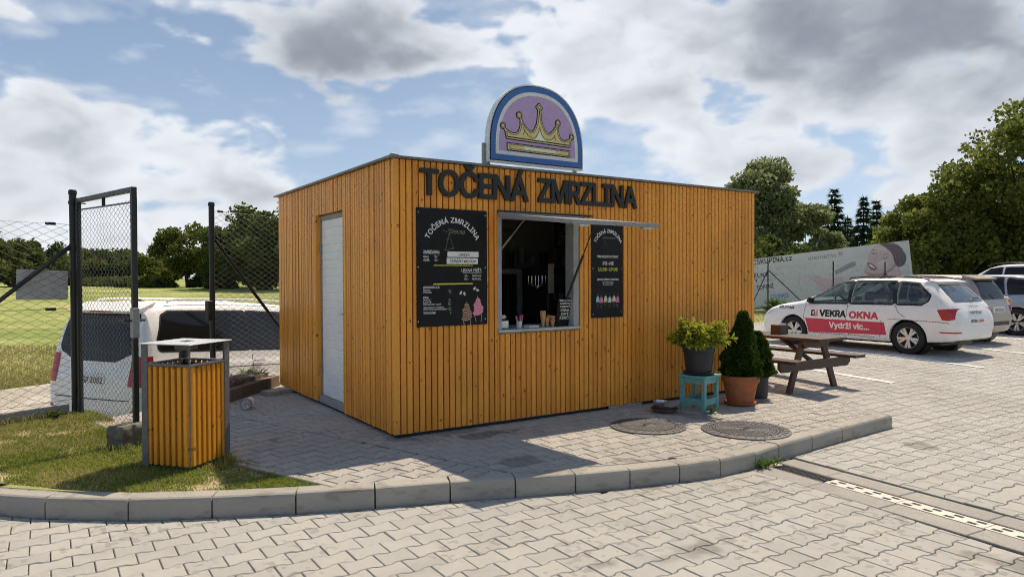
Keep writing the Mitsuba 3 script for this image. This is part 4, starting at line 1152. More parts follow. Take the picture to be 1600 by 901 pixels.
# ashtray heap of scrap metal by the wall, manholes
at = thing('ashtray', 'stack of rusty metal dishes with an ashtray near the wall', 'ashtray')
mat('mat_rusty', speck((.16, .10, .075), (.09, .075, .07), 30, 12), .7, .4)
put(at, 'dish', lathe([(0, .01), (.12, .01), (.155, .045), (.15, .05), (.115, .02), (0, .02)], 28, (3.02, -.46, 0)), 'mat_rusty', smooth=40)
put(at, 'dish', lathe([(0, .035), (.10, .035), (.128, .07), (.122, .073), (.10, .045), (0, .045)], 28, (3.03, -.455, .01)), 'mat_rusty', smooth=40)
put(at, 'bowl', lathe([(0, .06), (.07, .06), (.09, .115), (.083, .115), (.065, .07), (0, .07)], 28, (2.99, -.44, .01)), 'mat_steel', smooth=40)
put(at, 'lid', frame(lathe([(0, .0), (.085, .0), (.088, .012), (0, .014)], 28), (3.05, -.52, .085), (.96, 0, .25), (0, 1, 0), (-.25, 0, .96)), 'mat_grey_metal', smooth=40)

mat('mat_iron', speck((.105, .107, .115), (.070, .072, .078), 45, 4), .55, .4)


def manhole(cx, cy, r, lb, tilt):
    k = thing('manhole_cover', lb, 'manhole cover', 'manhole covers beside the kerb')
    o = (cx, cy, 0)
    put(k, 'frame', lathe([(r, -.02), (r, .012), (r - .012, .016), (r - .075, .017), (r - .078, .006)], 64, o), 'mat_iron', smooth=30)
    put(k, 'lid', lathe([(r - .080, .004), (r - .083, .014), (r - .09, .015), (0, .015)], 64, o), 'mat_iron', smooth=30)
    rings = []
    for q in np.linspace(.10, r - .12, 8):
        rings.append(lathe([(q + .010, .0148), (q + .008, .0195), (q - .008, .0195), (q - .010, .0148)], 56, o))
    put(k, 'ring', cat(rings), 'mat_iron', kind='stuff')
    ribs = []
    for j in range(40):
        a = j * 2 * math.pi / 40 + tilt
        d = np.array([math.cos(a), math.sin(a), 0]); s = np.array([-d[1], d[0], 0])
        a0, a1 = (r * .52, r - .095) if j % 2 else (r * .62, r - .095)
        p0, p1 = np.array(o) + d * a0, np.array(o) + d * a1
        ribs.append(hull([p + q * s * .005 + [0, 0, z] for p in (p0, p1) for q in (-1, 1) for z in (.0148, .0205)]))
    for j in range(28):
        a = j * 2 * math.pi / 28
        d = np.array([math.cos(a), math.sin(a), 0]); s = np.array([-math.sin(a + .6), math.cos(a + .6), 0])
        c_ = np.array(o) + d * (r - .042)
        ribs.append(hull([c_ + q * d * .022 + s * w * .006 + [0, 0, z] for q in (-1, 1) for w in (-1, 1) for z in (.0165, .021)]))
    put(k, 'rib', cat(ribs), 'mat_iron', kind='stuff')
    g = affinity.translate(affinity.rotate(text_poly('B125', .05, True), math.degrees(tilt), origin=(0, 0)), cx - .07, cy - .03)
    put(k, 'lettering', frame(extrude(g, .006), (0, 0, .0152)), 'mat_iron')


manhole(2.33, -.91, .375, 'round iron manhole cover half in the kiosk shadow', .5)
manhole(2.985, -1.575, .42, 'round iron manhole cover in full sun beside the kerb', .2)

# ------------------------------------------------------------------ picnic table
mat('mat_brown_wood', wood((.062, .040, .032), (.032, .021, .017), .5, .8, 1.0, (.045, .029, .023), .3), .5, .4)
tz = float(zr(.0))
pt = thing('picnic_table', 'dark brown timber picnic table with two fixed benches', 'picnic table')
TX, TY0, TL = 6.13, -.52, 1.95
zt = lambda y: float(zr(y))
Zt = -.06
for k in range(5):
    x0 = TX - .32 + k * .128
    put(pt, 'table_board', box(x0, x0 + .123, TY0, TY0 + TL, .685 + Zt, .725 + Zt, .004), 'mat_brown_wood')
for sx in (-1, 1):
    for k in range(2):
        x0 = TX + sx * .68 - .12 + k * .125
        put(pt, 'bench_board', box(x0, x0 + .119, TY0 + .02, TY0 + TL - .02, .415 + Zt, .455 + Zt, .004), 'mat_brown_wood')
for y in (TY0 + .27, TY0 + TL - .27):
    put(pt, 'bench_beam', hull([(TX + sx * w, y + dy, z + Zt) for sx in (-1, 1) for w, z in ((.80, .414), (.80, .34), (.74, .285), (.74, .414)) for dy in (-.022, .022)]), 'mat_brown_wood')
    put(pt, 'top_beam', hull([(TX + sx * w, y + dy, z + Zt) for sx in (-1, 1) for w, z in ((.30, .684), (.30, .64), (.26, .585)) for dy in (-.022, .022)]), 'mat_brown_wood')
    for sx in (-1, 1):
        a = (TX + sx * .52, y + (.045 if y < TY0 + 1 else -.045), -.01 + zt(y)); b = (TX + sx * .22, a[1], .684 + Zt)
        put(pt, 'leg', frame(hull([(a[0] + w, a[1] + dy, a[2]) for w in (-.05, .05) for dy in (-.022, .022)] + [(b[0] + w, b[1] + dy, b[2]) for w in (-.05, .05) for dy in (-.022, .022)])), 'mat_brown_wood')
for s, y in ((1, TY0 + .30), (-1, TY0 + TL - .30)):
    put(pt, 'brace', bar((TX, y, .37 + Zt), (TX, y + s * .50, .67 + Zt), .07, .04, .003), 'mat_brown_wood')
nb = thing('napkin_box', 'dark brown box of white napkins on the picnic table', 'napkin holder')
NX, NY, NZ = 6.16, .34, .725 + Zt
put(nb, 'box', rotz(cat([box(-.11, .11, -.075, -.06, 0, .135, .003), box(-.11, .11, .06, .075, 0, .135, .003), box(-.11, -.095, -.06, .06, 0, .135), box(.095, .11, -.06, .06, 0, .135), box(-.10, .10, -.06, .06, 0, .02)]), .1, (NX, NY, NZ)), 'mat_brown_wood')
put(nb, 'napkins', rotz(cat([hull([(x, -.055 + .018 * k + d, z) for d in (0, .006) for x, z in ((-.09, .03), (.09, .03), (.088, .15 + .006 * math.sin(k * 3)), (-.088, .155 + .008 * math.cos(k * 2)))]) for k in range(6)]), .1, (NX, NY, NZ)), 'mat_white', kind='stuff')
solo('orange_box', cat([box(5.58, 5.72, 1.10, 1.22, .725 + Zt, .85 + Zt, .006)]), 'mat_bin_slat', 'small orange wooden box at the far end of the picnic table', 'box')

# ------------------------------------------------------------------ drain channel
dg = thing('drain_channel', 'drainage channel of flat concrete slabs with an iron grate and white perforated covers', 'drain channel')
A0, A1 = np.array([2.610, -2.10]), np.array([2.447, -4.13])     # axis of the channel
ax = (A1 - A0) / np.linalg.norm(A1 - A0); an_ = np.array([-ax[1], ax[0]])
D = lambda m: frame(m, (*A0, -.145), (*ax, 0), (*an_, 0), (0, 0, 1))
mat('mat_slab', speck((.33, .325, .30), (.255, .25, .235), 80, 3), .88, .25)
mat('mat_polymer', speck((.60, .58, .51), (.52, .50, .44), 60, 5), .8, .3)
for s in (-1, 1):
    t0 = .03
    for k in range(6):
        L = (.62, .60, .60, .60, .60, .60)[k] if s < 0 else (.50, .62, .62, .60, .60, .60)[k]
        y0, y1 = (.092, .305) if s > 0 else (-.30, -.092)
        put(dg, 'slab', D(box(t0 + .004, t0 + L - .004, y0, y1, -.06, .002 + .001 * (k % 2), .005)), 'mat_slab')
        t0 += L
put(dg, 'channel', D(cat([box(.0, 4.5, -.088, -.074, -.12, .0), box(.0, 4.5, .074, .088, -.12, .0), box(.0, 4.5, -.074, .074, -.13, -.11)])), 'mat_pot_dark')
gr_ = [box(.12, .62, -.070, -.060, -.02, -.001), box(.12, .62, .060, .070, -.02, -.001), box(.12, .62, -.006, .006, -.02, -.001)] + [box(.12 + .025 * k, .12 + .025 * k + .009, -.06, .06, -.02, -.002) for k in range(20)]
put(dg, 'grate', D(cat(gr_)), 'mat_black_paint')
put(dg, 'end_cover', D(box(.03, .116, -.070, .070, -.02, -.001, .002)), 'mat_polymer')
for k in range(5):
    t0 = .63 + k * .60
    g = sbox(t0 + .003, -.070, t0 + .597, .070)
    for j in range(4):
        for y in (-.032, .032):
            q_ = t0 + .03 + .148 * j + (.03 if y > 0 else 0)
            g = g.difference(sbox(q_, y - .019, q_ + .064, y + .019))
    put(dg, 'perforated_cover', D(frame(extrude(g, .02), (0, 0, -.021))), 'mat_polymer')

# ------------------------------------------------------------------ painted parking lines
def pline(x0, y0, x1, y1, w=.12):
    ys_ = np.linspace(y0, y1, 14)
    v = []
    for y in ys_:
        x = x0 + (x1 - x0) * (y - y0) / (y1 - y0)
        v += [(x - w / 2, y, float(zr(y)) + .0075), (x + w / 2, y, float(zr(y)) + .0075)]
    f = [[2 * k, 2 * k + 1, 2 * k + 3, 2 * k + 2] for k in range(13)]
    return np.array(v), np.array(f)


def worn_white(p, n, uv):
    t = smoothstep(.24, .42, fbm(p.x * 14, p.y * 14, 1, 4))
    return mix((.47, .45, .41), (.80, .79, .77), t)


mat('mat_road_paint', proc(worn_white), .8, .25, two=True)
for x0, x1, y0 in ((7.66, 7.52, -.50), (10.60, 10.43, -.45), (13.45, 13.35, -.4), (16.3, 16.2, -.4), (19.1, 19.0, -.4)):
    put('road', 'parking_line', pline(x0, y0, x1, y0 + 5.2), 'mat_road_paint')

# ------------------------------------------------------------------ grass of the verge, weeds
def blades(pts, h0, h1, w, seed, lean=.5):
    r = np.random.default_rng(seed); n = len(pts)
    th = r.uniform(0, 2 * np.pi, n); h = r.uniform(h0, h1, n)
    d = np.stack([np.cos(th), np.sin(th), 0 * th], 1); s = np.stack([-d[:, 1], d[:, 0], 0 * th], 1) * (w * r.uniform(.6, 1.2, n))[:, None]
    ln = (r.uniform(.1, 1, n) * lean * h)[:, None]
    m = pts + d * ln * .35 + np.stack([0 * h, 0 * h, h * .6], 1)
    t = pts + d * ln + np.stack([0 * h, 0 * h, h * (1 - .25 * lean * r.uniform(0, 1, n))], 1)
    v = np.stack([pts - s, pts + s, m - s * .7, m + s * .7, t], 1).reshape(-1, 3)
    k = np.arange(n)[:, None] * 5
    return v, np.vstack([k + [0, 1, 3], k + [0, 3, 2], k + [2, 3, 4]])


vz = lambda x, y: -.02 + .11 * np.clip(((x - FP1[0]) * FQ[1] - (y - FP1[1]) * FQ[0] - 3.2) / -3.0, 0, 1)
r5 = np.random.default_rng(21)
x0, y0, x1, y1 = VERGE.bounds
cand = np.column_stack([r5.uniform(-4.2, x1, 210000), r5.uniform(y0, y1, 210000)])
shapely.prepare(VERGE)
cand = cand[shapely.contains_xy(VERGE, cand[:, 0], cand[:, 1])]
den = meshkit.fbm(np.column_stack([cand * 2.1, 0 * cand[:, 0]]), 4, 8)
edge = LineString([p for p in KERB if p[0] < -.9]).buffer(.36)
nearb = shapely.contains_xy(edge, cand[:, 0], cand[:, 1])
bare = np.where(nearb, .43, .30)
keep = den + r5.normal(0, .05, len(cand)) > bare
pts = np.column_stack([cand[keep], vz(cand[keep, 0], cand[keep, 1])])
put(None, 'verge_grass', blades(pts, .015, .048, .0026, 3, 1.1), 'mat_blade', kind='stuff', label='patchy short grass with dry stalks growing on the verge')
# taller grass at the foot of the fence and round the bin
def along(a, b, n, sp):
    t = r5.uniform(0, 1, n)[:, None]
    return np.asarray(a) + t * (np.asarray(b) - np.asarray(a)) + r5.normal(0, sp, (n, 2))


tall = np.vstack([along(FP1 - FQ * 2.2, FP1 - FQ * .1, 1700, .07), along((-2.2, .75), (-1.95, 1.0), 400, .07), along(BO + bx_ * .3 - by_ * .08, BO + bx_ * .75 + by_ * .1, 900, .06)])
tall = tall[shapely.contains_xy(VERGE, tall[:, 0], tall[:, 1])]
put(None, 'tall_grass', blades(np.column_stack([tall, vz(tall[:, 0], tall[:, 1])]), .04, .11, .0033, 4, .9), 'mat_blade', kind='stuff', label='taller grass tufts at the fence foot and beside the bin')


# clover and broad leaves among the grass
r7 = np.random.default_rng(71)
ok_ = np.column_stack([r7.uniform(-4.0, -.9, 6000), r7.uniform(-1.2, 2.6, 6000)])
ok_ = ok_[shapely.contains_xy(VERGE, ok_[:, 0], ok_[:, 1])]
ok_ = ok_[meshkit.fbm(np.column_stack([ok_ * 1.6 + 9, 0 * ok_[:, 0]]), 3, 5) > .52][:1500]
put(None, 'verge_clover', cat([leafcard(np.array([x, y, float(vz(x, y)) + r7.uniform(.004, .03)]), r7.normal(0, 1, 3) * [1, 1, .25] + [0, 0, .2], np.array([0, 0, 1.0]), r7.uniform(.015, .034), r7.uniform(.012, .022), .2) for x, y in ok_]), 'mat_leaf_weed', kind='stuff', label='dark clover and broad leaves among the verge grass')


def weed(o, n, h, name, lb, seed):
    r = np.random.default_rng(seed); out = []
    for _ in range(n):
        th = r.uniform(0, 2 * np.pi); d = np.array([math.cos(th), math.sin(th), r.uniform(.3, 2.0)])
        out.append(leafcard(np.asarray(o) + [r.normal(0, .03 + .4 * (name == 'wild_bush') * h), r.normal(0, .02), r.uniform(0, h * .9 if name == 'wild_bush' else h * .4)], d, np.array([0, 0, 1.0]) + r.normal(0, .2, 3), r.uniform(.4, 1) * h, h * .16, r.uniform(.1, .6)))
    solo(name, cat(out), 'mat_leaf_weed', lb, 'weed')


# dry leaf litter and sand swept against the foot of the kerb
scene['mat_litter'] = {'type': 'twosided', 'bsdf': {'type': 'principled', 'base_color': speck((.22, .15, .075), (.36, .29, .17), 40, 6), 'roughness': .9}}
r8 = np.random.default_rng(88)
lt = []
for _ in range(520):
    t = r8.uniform(.10, 1.0) if r8.uniform() < .8 else r8.uniform(.0, 1.0)
    q_ = kerb_front.interpolate(t, normalized=True); q2 = kerb_front.interpolate(min(1, t + .004), normalized=True)
    d_ = np.array([q2.x - q_.x, q2.y - q_.y]); d_ /= np.linalg.norm(d_) + 1e-9
    o_ = np.array([q_.x, q_.y]) + np.array([d_[1], -d_[0]]) * abs(r8.normal(.012, .022))
    lt.append(leafcard(np.array([*o_, float(zr(o_[1], o_[0])) + r8.uniform(.001, .010)]), r8.normal(0, 1, 3) * [1, 1, .3], np.array([0, 0, 1.0]), r8.uniform(.008, .026), r8.uniform(.005, .013), .3))
put(None, 'leaf_litter', cat(lt), 'mat_litter', kind='stuff', label='dry brown leaf litter swept along the foot of the kerb')
weed((2.42, -2.20, -.15), 46, .10, 'kerb_weed', 'green weed growing at the kerb joint beside the drain', 3)
weed((2.58, -2.19, -.15), 34, .09, 'kerb_weed', 'lower clump of weeds where drain and kerb meet', 4)
weed((3.40, -.80, 0), 36, .08, 'pavement_weed', 'small weed growing between pavers under the stool', 5)
weed((-.30, 4.20, .02), 150, .16, 'wild_bush', 'leafy weeds behind the crates at the kiosk corner', 6)
for k, s in enumerate((-.25, -.8, -1.35)):
    weed(fence_at(s, .07, -.10), 40, .15, 'fence_weed', ('broad leaved weed at the foot of the gate post', 'broad leaved weed along the plinth under the grey plate', 'leafy weed along the plinth near the left picture edge')[k], 8 + k)
# ------------------------------------------------------------------ vehicles: lofted bodies, cut and panelled
from scipy.interpolate import PchipInterpolator


class Body:
    """A car body lofted along x (0 = rear bumper); table rows: x, z bottom, z top, half width sill, half width middle, z belt, half width belt, half width roof edge."""

    def __init__(self, rows, n=74, sub=5):
        r = np.array(rows, float)
        self.r = r; self.n = n; self.sub = sub
        self.L = r[-1, 0]
        self.f = [PchipInterpolator(r[:, 0], r[:, k]) for k in range(1, 8)]
        base = np.linspace(r[0, 0], r[-1, 0], n)
        self.x = np.unique(np.round(np.concatenate([base, r[:, 0], r[0, 0] + np.array([.01, .02, .035]), r[-1, 0] - np.array([.01, .02, .035])]), 4))

    def section(self, x, off):
        zb, zt, ws, wm, zl, wl, wt = [float(f(x)) for f in self.f]
        zb -= off * .5; zt += off; ws += off; wm += off; wl += off; wt += off
        zl = min(zl, zt - .03)
        h = zt - zl
        k = np.clip(h / .22, 0, 1)                                   # 0 on the bonnet, 1 where there is a cabin
        zm = zb + (zl - zb) * .55
        wq = wl + (wt - wl) * .50 + .018 * k
        P = [(0, zb), (ws * .6, zb), (ws * .93, zb + .012), (ws, zb + .06), (wm, zm), (wm * .5 + wl * .5 + .006, zl - (zl - zm) * .30), (wl, zl),
             (wq, zl + h * .52), (wt + .03 * k * 0, zl + h * (.86 if k > .5 else .80)), (wt * .90, zt - h * .05 - .006), (wt * .62, zt - .006 * k), (0, zt)]
        P = np.array(P)
        out = []
        for i in range(len(P) - 1):
            p0, p1, p2, p3 = P[max(i - 1, 0)], P[i], P[i + 1], P[min(i + 2, len(P) - 1)]
            if i == 0: p0 = np.array([-P[1][0], P[1][1]])
            if i + 2 > len(P) - 1: p3 = np.array([-P[-2][0], P[-2][1]])
            m1, m2 = .42 * (p2 - p0), .42 * (p3 - p1)
            for t in np.arange(self.sub) / self.sub:
                a, b = t * t * t, t * t
                out.append((2 * a - 3 * b + 1) * p1 + (a - 2 * b + t) * m1 + (-2 * a + 3 * b) * p2 + (a - b) * m2)
        out.append(P[-1])
        return np.array(out)

    def mesh(self, off=0.0):
        xs_ = self.x.copy()
        S = [self.section(x, off) for x in xs_]
        m = len(S[0])
        xo = xs_ + off * np.linspace(-1, 1, len(xs_))
        V = []
        for x, s in zip(xo, S):
            ring = np.vstack([s, s[-2:0:-1] * [-1, 1]])
            V.append(np.column_stack([np.full(len(ring), x), ring]))
        k = len(V[0]); N = len(V)
        V = np.vstack(V); i = np.arange(k); j = (i + 1) % k; F = []
        for a in range(N - 1):
            F += [np.stack([a * k + i, a * k + j, (a + 1) * k + j], 1), np.stack([a * k + i, (a + 1) * k + j, (a + 1) * k + i], 1)]
        c0, c1 = len(V), len(V) + 1
        e0, e1 = V[:k].mean(0), V[-k:].mean(0)
        V = np.vstack([V, e0, e1])
        F += [np.stack([j, i, i * 0 + c0], 1), np.stack([(N - 1) * k + i, (N - 1) * k + j, i * 0 + c1], 1)]
        F = np.vstack(F)[:, ::-1]
        return V, F

    def solid(self, off=0.0):
        v, f = self.mesh(off)
        t = trimesh.Trimesh(v, f, process=False)
        if t.volume < 0:
            f = f[:, ::-1]
        return m3.Manifold(m3.Mesh(np.ascontiguousarray(v, np.float32), np.ascontiguousarray(f, np.uint32))).as_original()


def mf(m):
    v, f = m if isinstance(m, tuple) else (m.vertices, m.faces)
    t = trimesh.Trimesh(v, f, process=True)
    if t.volume < 0:
        t.invert()
    return m3.Manifold(m3.Mesh(np.ascontiguousarray(t.vertices, np.float32), np.ascontiguousarray(t.faces, np.uint32)))


def pull(g, h, o, ex, ey, ez):
    return m3.Manifold.compose([mf(frame(trimesh.creation.extrude_polygon(p, h, engine='earcut'), o, ex, ey, ez)) for p in polys(g)])


def side_prism(g, sgn):      # polygon in (x, z), out of one side
    return pull(g, 1.5, (0, sgn * .25, 0), (1, 0, 0), (0, 0, 1), (0, sgn, 0))


def both_prism(g):
    return pull(g, 4.0, (0, 2.0, 0), (1, 0, 0), (0, 0, 1), (0, -1, 0))


def end_prism(g, x0, x1):    # polygon in (y, z), along x
    return pull(g, x1 - x0, (x0, 0, 0), (0, 1, 0), (0, 0, 1), (1, 0, 0))


def top_prism(g, z0, z1):    # polygon in (x, y), upwards
    return pull(g, z1 - z0, (0, 0, z0), (1, 0, 0), (0, 1, 0), (0, 0, 1))


def skin(solid, prism):
    """The part of the solid's own surface inside the prism, as a sheet."""
    r = solid ^ prism
    m = r.to_mesh()
    keep = []
    for k, oid in enumerate(m.run_original_id):
        if oid == solid.original_id():
            keep.append(m.tri_verts[m.run_index[k] // 3:m.run_index[k + 1] // 3])
    if not keep:
        return None
    f = np.vstack(keep); v = np.asarray(m.vert_properties)[:, :3]
    t = trimesh.Trimesh(v, f, process=False); t.remove_unreferenced_vertices()
    return np.array(t.vertices, float), np.array(t.faces)


def tidy(sol):
    m = sol.to_mesh()
    return np.array(m.vert_properties[:, :3], float), np.array(m.tri_verts)


def rounded(pts, r=.03):
    return Polygon(pts).buffer(-r).buffer(r * 1.0)


mat('mat_car_white', (.74, .75, .76), .35, .5, clearcoat=.8, clearcoat_gloss=.95)
mat('mat_car_van', (.76, .77, .78), .4, .4, clearcoat=.5, clearcoat_gloss=.95)
mat('mat_car_beige', (.36, .31, .30), .32, .5, clearcoat=.9, clearcoat_gloss=.95, metallic=.35)
mat('mat_car_silver', (.34, .38, .45), .28, .5, clearcoat=.9, clearcoat_gloss=.95, metallic=.5)
mat('mat_car_pale', (.62, .66, .74), .3, .5, clearcoat=.8, clearcoat_gloss=.95)
mat('mat_glass_dark', (.010, .011, .012), .06, .32, two=True)
mat('mat_trim_black', (.016, .016, .018), .45, .35, two=True)
mat('mat_tyre', speck((.022, .022, .023), (.035, .034, .032), 60, 6), .85, .25)
mat('mat_rim', (.52, .53, .55), .28, .5, metallic=.7)
mat('mat_tail_red', (.36, .010, .016), .12, .5, two=True, clearcoat=.8)
mat('mat_tail_clear', (.62, .55, .50), .15, .5, two=True, clearcoat=.8)
mat('mat_orange_lamp', (.62, .22, .03), .12, .5, two=True, clearcoat=.8)
mat('mat_stripe_red', (.56, .040, .085), .4, .4, two=True)
mat('mat_plate', (.68, .68, .66), .5, .3, two=True)
mat('mat_print_black', (.016, .016, .018), .5, .3, two=True)
mat('mat_chrome', (.62, .63, .65), .12, .5, metallic=.95)
mat('mat_seat', (.045, .047, .052), .85, .2)
scene['mat_pane'] = {'type': 'thindielectric', 'int_ior': 1.5, 'specular_transmittance': rgb(.46, .54, .52)}


def wheel(car, x, y, z, R, rim, M, spokes=5, w=.20):
    s = 1 if y > 0 else -1
    wn = put(car, 'wheel', M(frame(lathe([(rim * .98, -.085), (rim + .012, -.098), (R - .03, -.10), (R - .006, -.085), (R, -.05), (R, .05), (R - .006, .085), (R - .03, .10), (rim + .012, .098), (rim * .98, .085), (rim * .98, -.085)], 44), (x, y, z), (1, 0, 0), (0, 0, -s), (0, s, 0))), 'mat_tyre', smooth=35)
    put(wn, 'rim', M(cat([frame(lathe([(rim, .088), (rim * .97, .094), (rim * .92, .08), (rim * .90, -.06)], 44), (x, y, z), (1, 0, 0), (0, 0, -s), (0, s, 0))] +
                         [frame(lathe([(0, .068), (.045, .066), (.062, .055), (.062, .02)], 20), (x, y, z), (1, 0, 0), (0, 0, -s), (0, s, 0))] +
                         [frame(hull([(r * math.cos(a + da), r * math.sin(a + da), zz) for r, da0, z1 in ((.05, .30, .062), (rim * .94, .135, .080)) for da in (-da0, da0) for zz in (z1, z1 - .03)]), (x, y, z), (1, 0, 0), (0, 0, -s), (0, s, 0)) for a0 in np.arange(spokes) * 2 * np.pi / spokes + .3 for a in (a0 - .19, a0 + .19)])), 'mat_rim', smooth=30)
    put(wn, 'brake', M(frame(lathe([(0, -.02), (rim * .86, -.02), (rim * .86, -.03), (0, -.03)], 30), (x, y, z), (1, 0, 0), (0, 0, -s), (0, s, 0))), 'mat_dark_metal')
    return wn


def place(heading, origin, pitch=0.0):
    """A function that moves car coordinates (x forward, y left) to the world."""
    c, s = math.cos(heading), math.sin(heading); cp, sp = math.cos(pitch), math.sin(pitch)
    ex = (c * cp, s * cp, sp); ey = (-s, c, 0); ez = (-c * sp, -s * sp, cp)
    return lambda m: frame(m, origin, ex, ey, ez)


def decal(car, name, body, prism, mat_, M, label=None, sm=30):
    k = skin(body, prism)
    if k is None:
        return None
    return put(car, name, M(k), mat_, smooth=sm, label=label)


def arches(solid, ws, R):
    for x, z in ws:
        for s in (-1, 1):
            solid = solid - mf(frame(lathe([(0, 0), (R, 0), (R, .5), (0, .5)], 40), (x, s * .50, z), (1, 0, 0), (0, 0, -s), (0, s, 0)))
    return solid


# ---------------- white estate car with the red stripe
fa = thing('estate_car', 'white estate car with red side stripe and black window maker lettering', 'car')
FB = Body([(0.00, .40, .70, .58, .66, .62, .62, .50), (.05, .30, .84, .70, .76, .74, .72, .58), (.14, .27, 1.00, .76, .82, .88, .775, .60), (.30, .25, 1.17, .80, .85, .95, .79, .60), (.55, .23, 1.385, .82, .862, .965, .80, .565), (.75, .21, 1.415, .825, .865, .965, .80, .555),
           (1.4, .20, 1.445, .83, .866, .955, .805, .545), (2.0, .20, 1.44, .83, .866, .94, .805, .54), (2.35, .20, 1.40, .83, .866, .93, .80, .535), (2.75, .20, 1.235, .83, .866, .92, .80, .55), (3.10, .20, 1.045, .83, .862, .91, .79, .58), (3.28, .21, .965, .825, .86, .89, .775, .60),
           (3.7, .22, .895, .82, .85, .82, .75, .58), (4.0, .22, .815, .79, .81, .75, .71, .55), (4.16, .23, .70, .72, .74, .64, .66, .52), (4.235, .26, .60, .62, .65, .56, .58, .46), (4.26, .32, .54, .52, .55, .50, .50, .40)])
FM = place(math.pi / 2, (11.90, .20, .0))
fs = FB.solid()
WF = [(.86, .31), (3.33, .31)]
side_win = [rounded([(3.02, .955), (2.40, 1.36), (2.12, 1.375), (2.10, .945), (2.9, .93)], .02), rounded([(2.02, .945), (2.04, 1.378), (1.22, 1.375), (1.16, .955)], .02), rounded([(1.08, .955), (1.14, 1.37), (.78, 1.335), (.50, 1.12), (.52, 1.03), (.62, .96)], .03)]
rear_win = rounded([(-.60, .99), (.60, .99), (.50, 1.335), (-.50, 1.335)], .04)
front_win = rounded([(-.66, .96), (.66, .96), (.55, 1.36), (-.55, 1.36)], .05)
body = arches(fs, WF, .352)
cav = FB.solid(-.045) ^ mf(box(.16, 3.22, -1, 1, .50, 1.6))
body = body - cav
for g in side_win:
    body = body - both_prism(g)
body = body - end_prism(rear_win, -.2, .62) - end_prism(front_win, 2.1, 3.4)
bd = put(fa, 'body', FM(tidy(body)), 'mat_car_white', smooth=28)
lin = FB.solid(-.05)
glz = FB.solid(-.012)
for s in (1, -1):
    for k, g in enumerate(side_win):
        decal(fa, 'window', glz, side_prism(g.buffer(.008), s), 'mat_pane', FM)
decal(fa, 'rear_window', glz, end_prism(rear_win.buffer(.008), -.2, .62), 'mat_pane', FM)
decal(fa, 'windscreen', glz, end_prism(front_win.buffer(.008), 2.1, 3.4), 'mat_pane', FM)
out = FB.solid(.003)
trim = unary_union([g.buffer(.030) for g in side_win]).buffer(.03).buffer(-.03).difference(unary_union([g.buffer(-.002) for g in side_win]))
for s in (1, -1):
    decal(fa, 'window_trim', out, side_prism(trim, s), 'mat_trim_black', FM)
    gaps = unary_union([LineString(q).buffer(.0045) for q in ([(2.07, .93), (2.09, .60), (2.05, .30), (1.5, .28)], [(3.03, .92), (3.06, .60), (2.98, .30), (2.05, .29)], [(1.12, .94), (1.02, .78), (.90, .70)], [(1.36, .62), (1.34, .45), (1.40, .30)], [(1.22, .66), (.30, .64), (.12, .62)])])
    decal(fa, 'door_gap', out, side_prism(gaps, s), 'mat_trim_black', FM)
    decal(fa, 'side_stripe', out, side_prism(Polygon([(3.02, .60), (1.30, .585), (1.26, .34), (2.95, .30)]), s), 'mat_stripe_red', FM, label='red stripe with white slogan along the doors')
    decal(fa, 'tail_lamp', FB.solid(.006), side_prism(Polygon([(.33, .865), (.07, .89), (.045, .70), (.14, .665), (.23, .68)]), s) , 'mat_tail_red', FM)
    decal(fa, 'reflector', FB.solid(.005), side_prism(Polygon([(.30, .46), (.0, .46), (.0, .435), (.27, .435)]), s), 'mat_tail_red', FM)
    decal(fa, 'headlamp', FB.solid(.005), side_prism(Polygon([(3.78, .80), (4.05, .72), (4.24, .62), (4.18, .60), (3.95, .66)]), s), 'mat_tail_clear', FM)
    for x in (1.62, 2.62):
        put(fa, 'door_handle', FM(frame(box(-.09, .09, 0, .025, -.016, .016, .008), (x - .25, s * .845, .80), (1, 0, 0), (0, s, 0))), 'mat_car_white')
    put(fa, 'mirror', FM(frame(trimesh.Trimesh(*hull([(px, py, pz) for px, py, pz in ((0, .02, 0), (0, .20, .02), (.10, .02, .01), (.09, .18, .03), (0, .02, .11), (0, .20, .12), (.06, .03, .11), (.05, .18, .12))])), (2.83, s * .80, .92), (1, 0, 0), (0, s, 0))), 'mat_trim_black')
    rail = [(2.20, 1.435), (2.05, 1.468), (1.6, 1.485), (1.0, 1.478), (.72, 1.452), (.60, 1.42)]
    put(fa, 'roof_rail', FM(tube(np.array([(x, s * .555, z) for x, z in spl(rail)]), .013, 8)), 'mat_trim_black', smooth=40)
    put(fa, 'arch_liner', FM(cat([frame(lathe([(.345, 0), (.345, .28), (.0, .28)], 36), (x, s * .79, z), (1, 0, 0), (0, 0, s), (0, -s, 0)) for x, z in WF])), 'mat_trim_black')
    for x, z in WF:
        wheel(fa, x, s * .745, z, .312, .205, FM)
put(fa, 'underbody', FM(box(.35, 3.95, -.62, .62, .17, .24, .02)), 'mat_trim_black')
put(fa, 'spoiler', FM(hull([(x, y, z) for x, z in ((.44, 1.385), (.70, 1.43), (.46, 1.36), (.62, 1.39)) for y in (-.53, .53)])), 'mat_car_white')
put(fa, 'wiper', FM(tube([(.125, .0, 1.015), (.17, -.18, 1.07), (.16, -.40, 1.06)], .010, 6)), 'mat_trim_black', smooth=40)
put(fa, 'rear_bumper_lip', FM(hull([(x, y, z) for x, z in ((.02, .40), (.20, .26), (.06, .27)) for y in (-.60, .60)])), 'mat_trim_black')
put(fa, 'tailgate_panel', FM(hull([(-.006, y, z) for y in (-.36, .36) for z in (.60, .68)] + [(.06, y, z) for y in (-.38, .38) for z in (.58, .74)])), 'mat_car_white')
put(fa, 'number_plate', FM(frame(box(-.26, .26, 0, .11, 0, .012, .003), (.035, .0, .735), (0, -1, 0), (.12, 0, .993), (-.993, 0, .12))), 'mat_plate')


